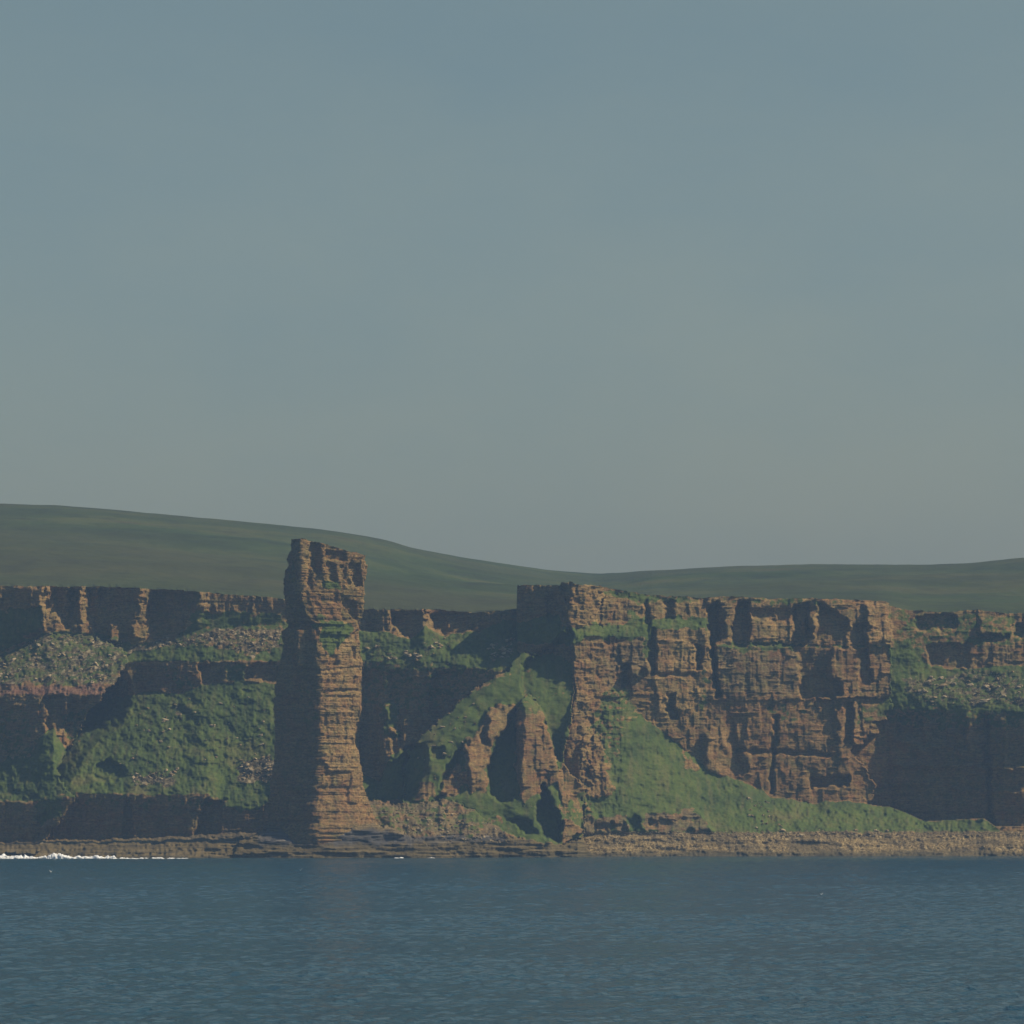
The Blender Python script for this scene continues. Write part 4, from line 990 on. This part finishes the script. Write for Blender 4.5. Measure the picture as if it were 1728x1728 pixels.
# ------------------------------------------------------------------ stones
random.seed(5)
M_ST = [flat_mat("pale_sandstone", (.40, .32, .19), .9, .35, .9), flat_mat("tan_sandstone", (.29, .21, .105), .9, .4, .9), flat_mat("grey_stone", (.15, .115, .065), .9, .4, .9)]
def stone_mesh(seed):
    r = np.random.RandomState(seed)
    n = 3
    vs_ = {}; co_ = []; qd_ = []
    def vid(p):
        key = tuple(np.round(p, 4))
        if key not in vs_:
            vs_[key] = len(co_); co_.append(p)
        return vs_[key]
    for ax in range(3):
        for sg in (-1, 1):
            for i in range(n):
                for j in range(n):
                    c4 = []
                    for (a, b) in ((0, 0), (1, 0), (1, 1), (0, 1)):
                        p = [0, 0, 0]; p[ax] = sg; p[(ax + 1) % 3] = -1 + 2 * (i + a) / n; p[(ax + 2) % 3] = -1 + 2 * (j + b) / n
                        c4.append(vid(p))
                    qd_.append(c4 if sg > 0 else c4[::-1])
    c = np.array(co_, float)
    L = np.linalg.norm(c, axis=1, keepdims=True)
    c = c / L ** .62
    for _ in range(5):                          # chop facets
        d_ = r.randn(3); d_ /= np.linalg.norm(d_); t_ = .62 + .25 * r.rand()
        k = c @ d_
        c = c - np.clip(k - t_, 0, None)[:, None] * d_
    c = c * (1 + .10 * r.randn(len(c), 1)) * np.array([1, .8, .6]) * .55
    return c, np.array(qd_)
VAR = [stone_mesh(200 + i) for i in range(10)]
VME = [[make_mesh('boulder', c, q_, m_, False) for m_ in M_ST] for c, q_ in VAR]

def rnd_in(poly):
    us_ = [p[0] for p in poly]; vs2 = [p[1] for p in poly]
    while True:
        u = random.uniform(min(us_), max(us_)); v = random.uniform(min(vs2), max(vs2))
        du = 9 * float(fbm(np.array([u / 12]), np.array([v / 9]), 4, 201)[0]); dv = 8 * float(fbm(np.array([u / 12]), np.array([v / 9]), 4, 202)[0])
        if random.random() > .15 + 2.2 * (float(vn(np.array([u / 8]), np.array([v / 5]), 203)[0]) + .3): continue
        if inside(poly, np.array([u + du]), np.array([v + dv]))[0]:
            return u, v
AREAS = [  # polygon, number of single boulders, size range (m), number of small stones, group, label
    ([(60, 1075), (170, 1074), (228, 1092), (205, 1130), (180, 1152), (0, 1150), (-10, 1120)], 46, (1.3, 2.6), 480,
     'boulders on the upper left scree', 'pale boulder on the brown scree slope at far left under the upper cliff'),
    ([(235, 1092), (300, 1078), (400, 1060), (478, 1058), (474, 1090), (420, 1104), (330, 1090)], 36, (1.2, 2.2), 420,
     'boulders on the scree left of the stack top', 'pale boulder on the grey scree band just left of the stack shoulder'),
    ([(235, 1190), (300, 1180), (440, 1170), (455, 1240), (450, 1300), (300, 1300), (200, 1300)], 30, (1.0, 2.4), 60,
     'boulders scattered on the green mound', 'lone pale boulder on the open green mound left of the stack'),
    ([(222, 1305), (298, 1296), (296, 1322), (225, 1326)], 22, (1.3, 2.6), 120,
     'boulders in the cluster low on the mound', 'boulder in the loose stone cluster low on the green mound'),
    ([(405, 1288), (458, 1276), (454, 1320), (402, 1320)], 20, (1.3, 2.4), 200,
     'boulders beside the stack waist', 'brownish boulder in the stone patch touching the left edge of the stack'),
    ([(616, 1090), (700, 1100), (720, 1075), (776, 1072), (760, 1095), (700, 1116), (640, 1116)], 26, (1.2, 2.6), 60,
     'boulders on the green slope right of the stack', 'pale boulder on the green slope just right of the stack'),
    ([(825, 1090), (868, 1068), (870, 1106), (840, 1116), (820, 1110)], 20, (1.2, 2.4), 70,
     'boulders beside the headland tower', 'pale boulder on the green slope against the left foot of the headland tower'),
    ([(770, 1190), (830, 1180), (800, 1230), (740, 1320), (700, 1340), (700, 1270)], 14, (1.0, 2.0), 20,
     'boulders on the grassy spur', 'small pale boulder lying on the green spur below the headland tower'),
    ([(1530, 1145), (1600, 1140), (1640, 1130), (1728, 1135), (1728, 1188), (1640, 1190), (1540, 1185)], 42, (1.4, 3.6), 420,
     'boulders on the right hand green shelf', 'pale boulder on the green shelf above the dark wall at far right'),
    ([(1250, 1338), (1290, 1352), (1340, 1385), (1345, 1402), (1280, 1404), (1255, 1370)], 18, (1.1, 1.9), 30,
     'boulders on the green apron', 'pale boulder on the green apron above the stony beach'),
    ([(1270, 1400), (1560, 1400), (1560, 1412), (1250, 1412)], 24, (1.3, 2.2), 260,
     'boulders along the top of the beach', 'pale boulder on the top edge of the stony beach'),
]
small_c = []; small_q = []; off = 0
def small(p, sz):
    global off
    c, q_ = VAR[random.randrange(len(VAR))]
    a = random.uniform(0, 6.28); ca, sa = math.cos(a), math.sin(a)
    R = np.array([[ca, -sa, 0], [sa, ca, 0], [0, 0, 1]])
    cc = (c @ R.T) * sz * np.array([random.uniform(.8, 1.4), 1, random.uniform(.7, 1.2)]) + np.array(p)
    small_c.append(cc); small_q.append(q_ + off); off += len(cc)
for poly, nb, (s0, s1), ns, grp, lab in AREAS:
    for k in range(nb):
        u, v = rnd_in(poly); p = surf(u, v)
        o = bpy.data.objects.new('boulder', VME[random.randrange(10)][random.choice((0, 0, 1))])
        COL.objects.link(o)
        sz = s0 + (s1 - s0) * random.random() ** 2
        o.location = p + Vector((0, -.2, .1 * sz)); o.rotation_euler = (random.uniform(-.4, .4), random.uniform(-.4, .4), random.uniform(0, 6.28))
        o.scale = (sz * random.uniform(.9, 1.6), sz, sz * random.uniform(.7, 1.1))
        tag(o, lab, 'boulder', grp)
    for k in range(ns):
        u, v = rnd_in(poly); small(surf(u, v), random.uniform(.35, .95))
for k in range(3600):                             # beach cobbles
    u = random.uniform(985, 1980); v = 1404 + 30 * random.random() ** 1.6
    small(surf(u, v), random.uniform(.3, .8) * (1.25 if v < 1412 else .9))
for k in range(260):                             # blocks on the rubble toe
    u, v = rnd_in([(640, 1360), (760, 1360), (850, 1405), (900, 1425), (760, 1425), (660, 1400)])
    small(surf(u, v), random.uniform(.5, 1.6))
scm = make_mesh('loose_stones', np.vstack(small_c), np.vstack(small_q), M_ST[1], False)
scm.materials.append(M_ST[0]); scm.materials.append(M_ST[2])
nper = len(VAR[0][1])
rs = np.random.RandomState(9)
mi = np.repeat(rs.choice([0, 1, 2], size=len(small_c), p=[.5, .2, .3]), [len(x) for x in small_q])
scm.polygons.foreach_set('material_index', mi.astype(np.int32))
link('loose_stones', scm, label='countless small loose stones of the scree slopes and beach', kind='stuff')

# ------------------------------------------------------------------ seabirds
M_BW = flat_mat("white_feathers", (.8, .8, .78), .7, .08, 3)
M_BK = flat_mat("black_feathers", (.03, .03, .03), .7, .2, 3)
def bird(loc, label, scale=1.0, lift=.5, rz=0.0):
    root = bpy.data.objects.new('seabird', None); COL.objects.link(root)
    root.location = loc; root.rotation_euler = (0, 0, rz); root.scale = (scale,) * 3
    tag(root, label, 'bird', 'white seabirds over the water')
    # body with head, beak and tail, one surface lofted along y
    prof = [(-.55, .01, .0), (-.42, .06, .0), (-.2, .12, .0), (.05, .14, 0), (.25, .10, .03), (.36, .065, .06), (.44, .07, .08), (.5, .045, .08), (.56, .02, .07), (.66, .004, .06)]
    n = 10; c = []; f = []
    for (y, r, z) in prof:
        for i in range(n):
            a = 2 * math.pi * i / n; c.append((r * math.cos(a), y, z + r * .9 * math.sin(a)))
    for k in range(len(prof) - 1):
        for i in range(n):
            f.append((k * n + i, k * n + (i + 1) % n, (k + 1) * n + (i + 1) % n, (k + 1) * n + i))
    b = link('body', make_mesh('body', c, f, M_BW)); b.parent = root
    for sg in (-1, 1):
        st = [(.08, .20, -.16, .04), (.35, .24, -.10, .12 + lift * .3), (.65, .18, -.08, .14 + lift * .55), (.95, .06, -.10, .12 + lift * .8)]
        c = []; f = []
        for (x, y1, y0, z) in st:
            c += [(sg * x, y1, z), (sg * x, (y0 + y1) / 2, z + .03), (sg * x, y0, z), (sg * x, (y0 + y1) / 2, z - .015)]
        for k in range(3):
            for i in range(4):
                f.append((k * 4 + i, k * 4 + (i + 1) % 4, k * 4 + 4 + (i + 1) % 4, k * 4 + 4 + i))
        wg = link('wing', make_mesh('wing', c, f, M_BW)); wg.parent = root
        c = [(sg * .94, .07, .12 + lift * .8), (sg * .94, -.11, .12 + lift * .8), (sg * 1.12, -.16, .1 + lift * .9), (sg * .94, -.02, .15 + lift * .8)]
        tp = link('wing_tip', make_mesh('wing_tip', c, [(0, 1, 2), (0, 3, 2), (1, 3, 2), (0, 1, 3)], M_BK, False)); tp.parent = wg
def at_pix(u, Yd, z):
    return ((u - UC) * Yd / F, Yd, z)
bird(at_pix(507, 1500, .5), 'white seabird low over the water in front of the stack', .75, .9, .3)
bird(at_pix(86, 1450, .6), 'white seabird low over the water at far left below the surf', .75, 1.0, -.4)
bird(at_pix(1386, 1040, .5), 'white seabird low over the open water at right', .6, .6, .8)
bird(at_pix(622, 1900, .5), 'small white seabird at the water edge just right of the stack foot', .7, .6, .1)

# ------------------------------------------------------------------ haze
bx = [(-2600, -420, -61), (2600, -420, -61), (2600, 5100, -61), (-2600, 5100, -61), (-2600, -420, 285), (2600, -420, 285), (2600, 5100, 285), (-2600, 5100, 285)]
hz = bpy.data.materials.new("sea_haze"); hz.use_nodes = True
ht = hz.node_tree
for n_ in list(ht.nodes):
    if n_.type == 'BSDF_PRINCIPLED': ht.nodes.remove(n_)
pv = ht.nodes.new('ShaderNodeVolumePrincipled')
pv.inputs['Color'].default_value = (.38, .62, 1.0, 1)
pv.inputs['Density'].default_value = 8.3e-5
pv.inputs['Anisotropy'].default_value = 0.0
ht.links.new(pv.outputs[0], ht.nodes['Material Output'].inputs['Volume'])
link('haze', make_mesh('haze', bx, [(0, 3, 2, 1), (4, 5, 6, 7), (0, 1, 5, 4), (1, 2, 6, 5), (2, 3, 7, 6), (3, 0, 4, 7)], hz, False), kind='stuff', label='thin blue sea haze')
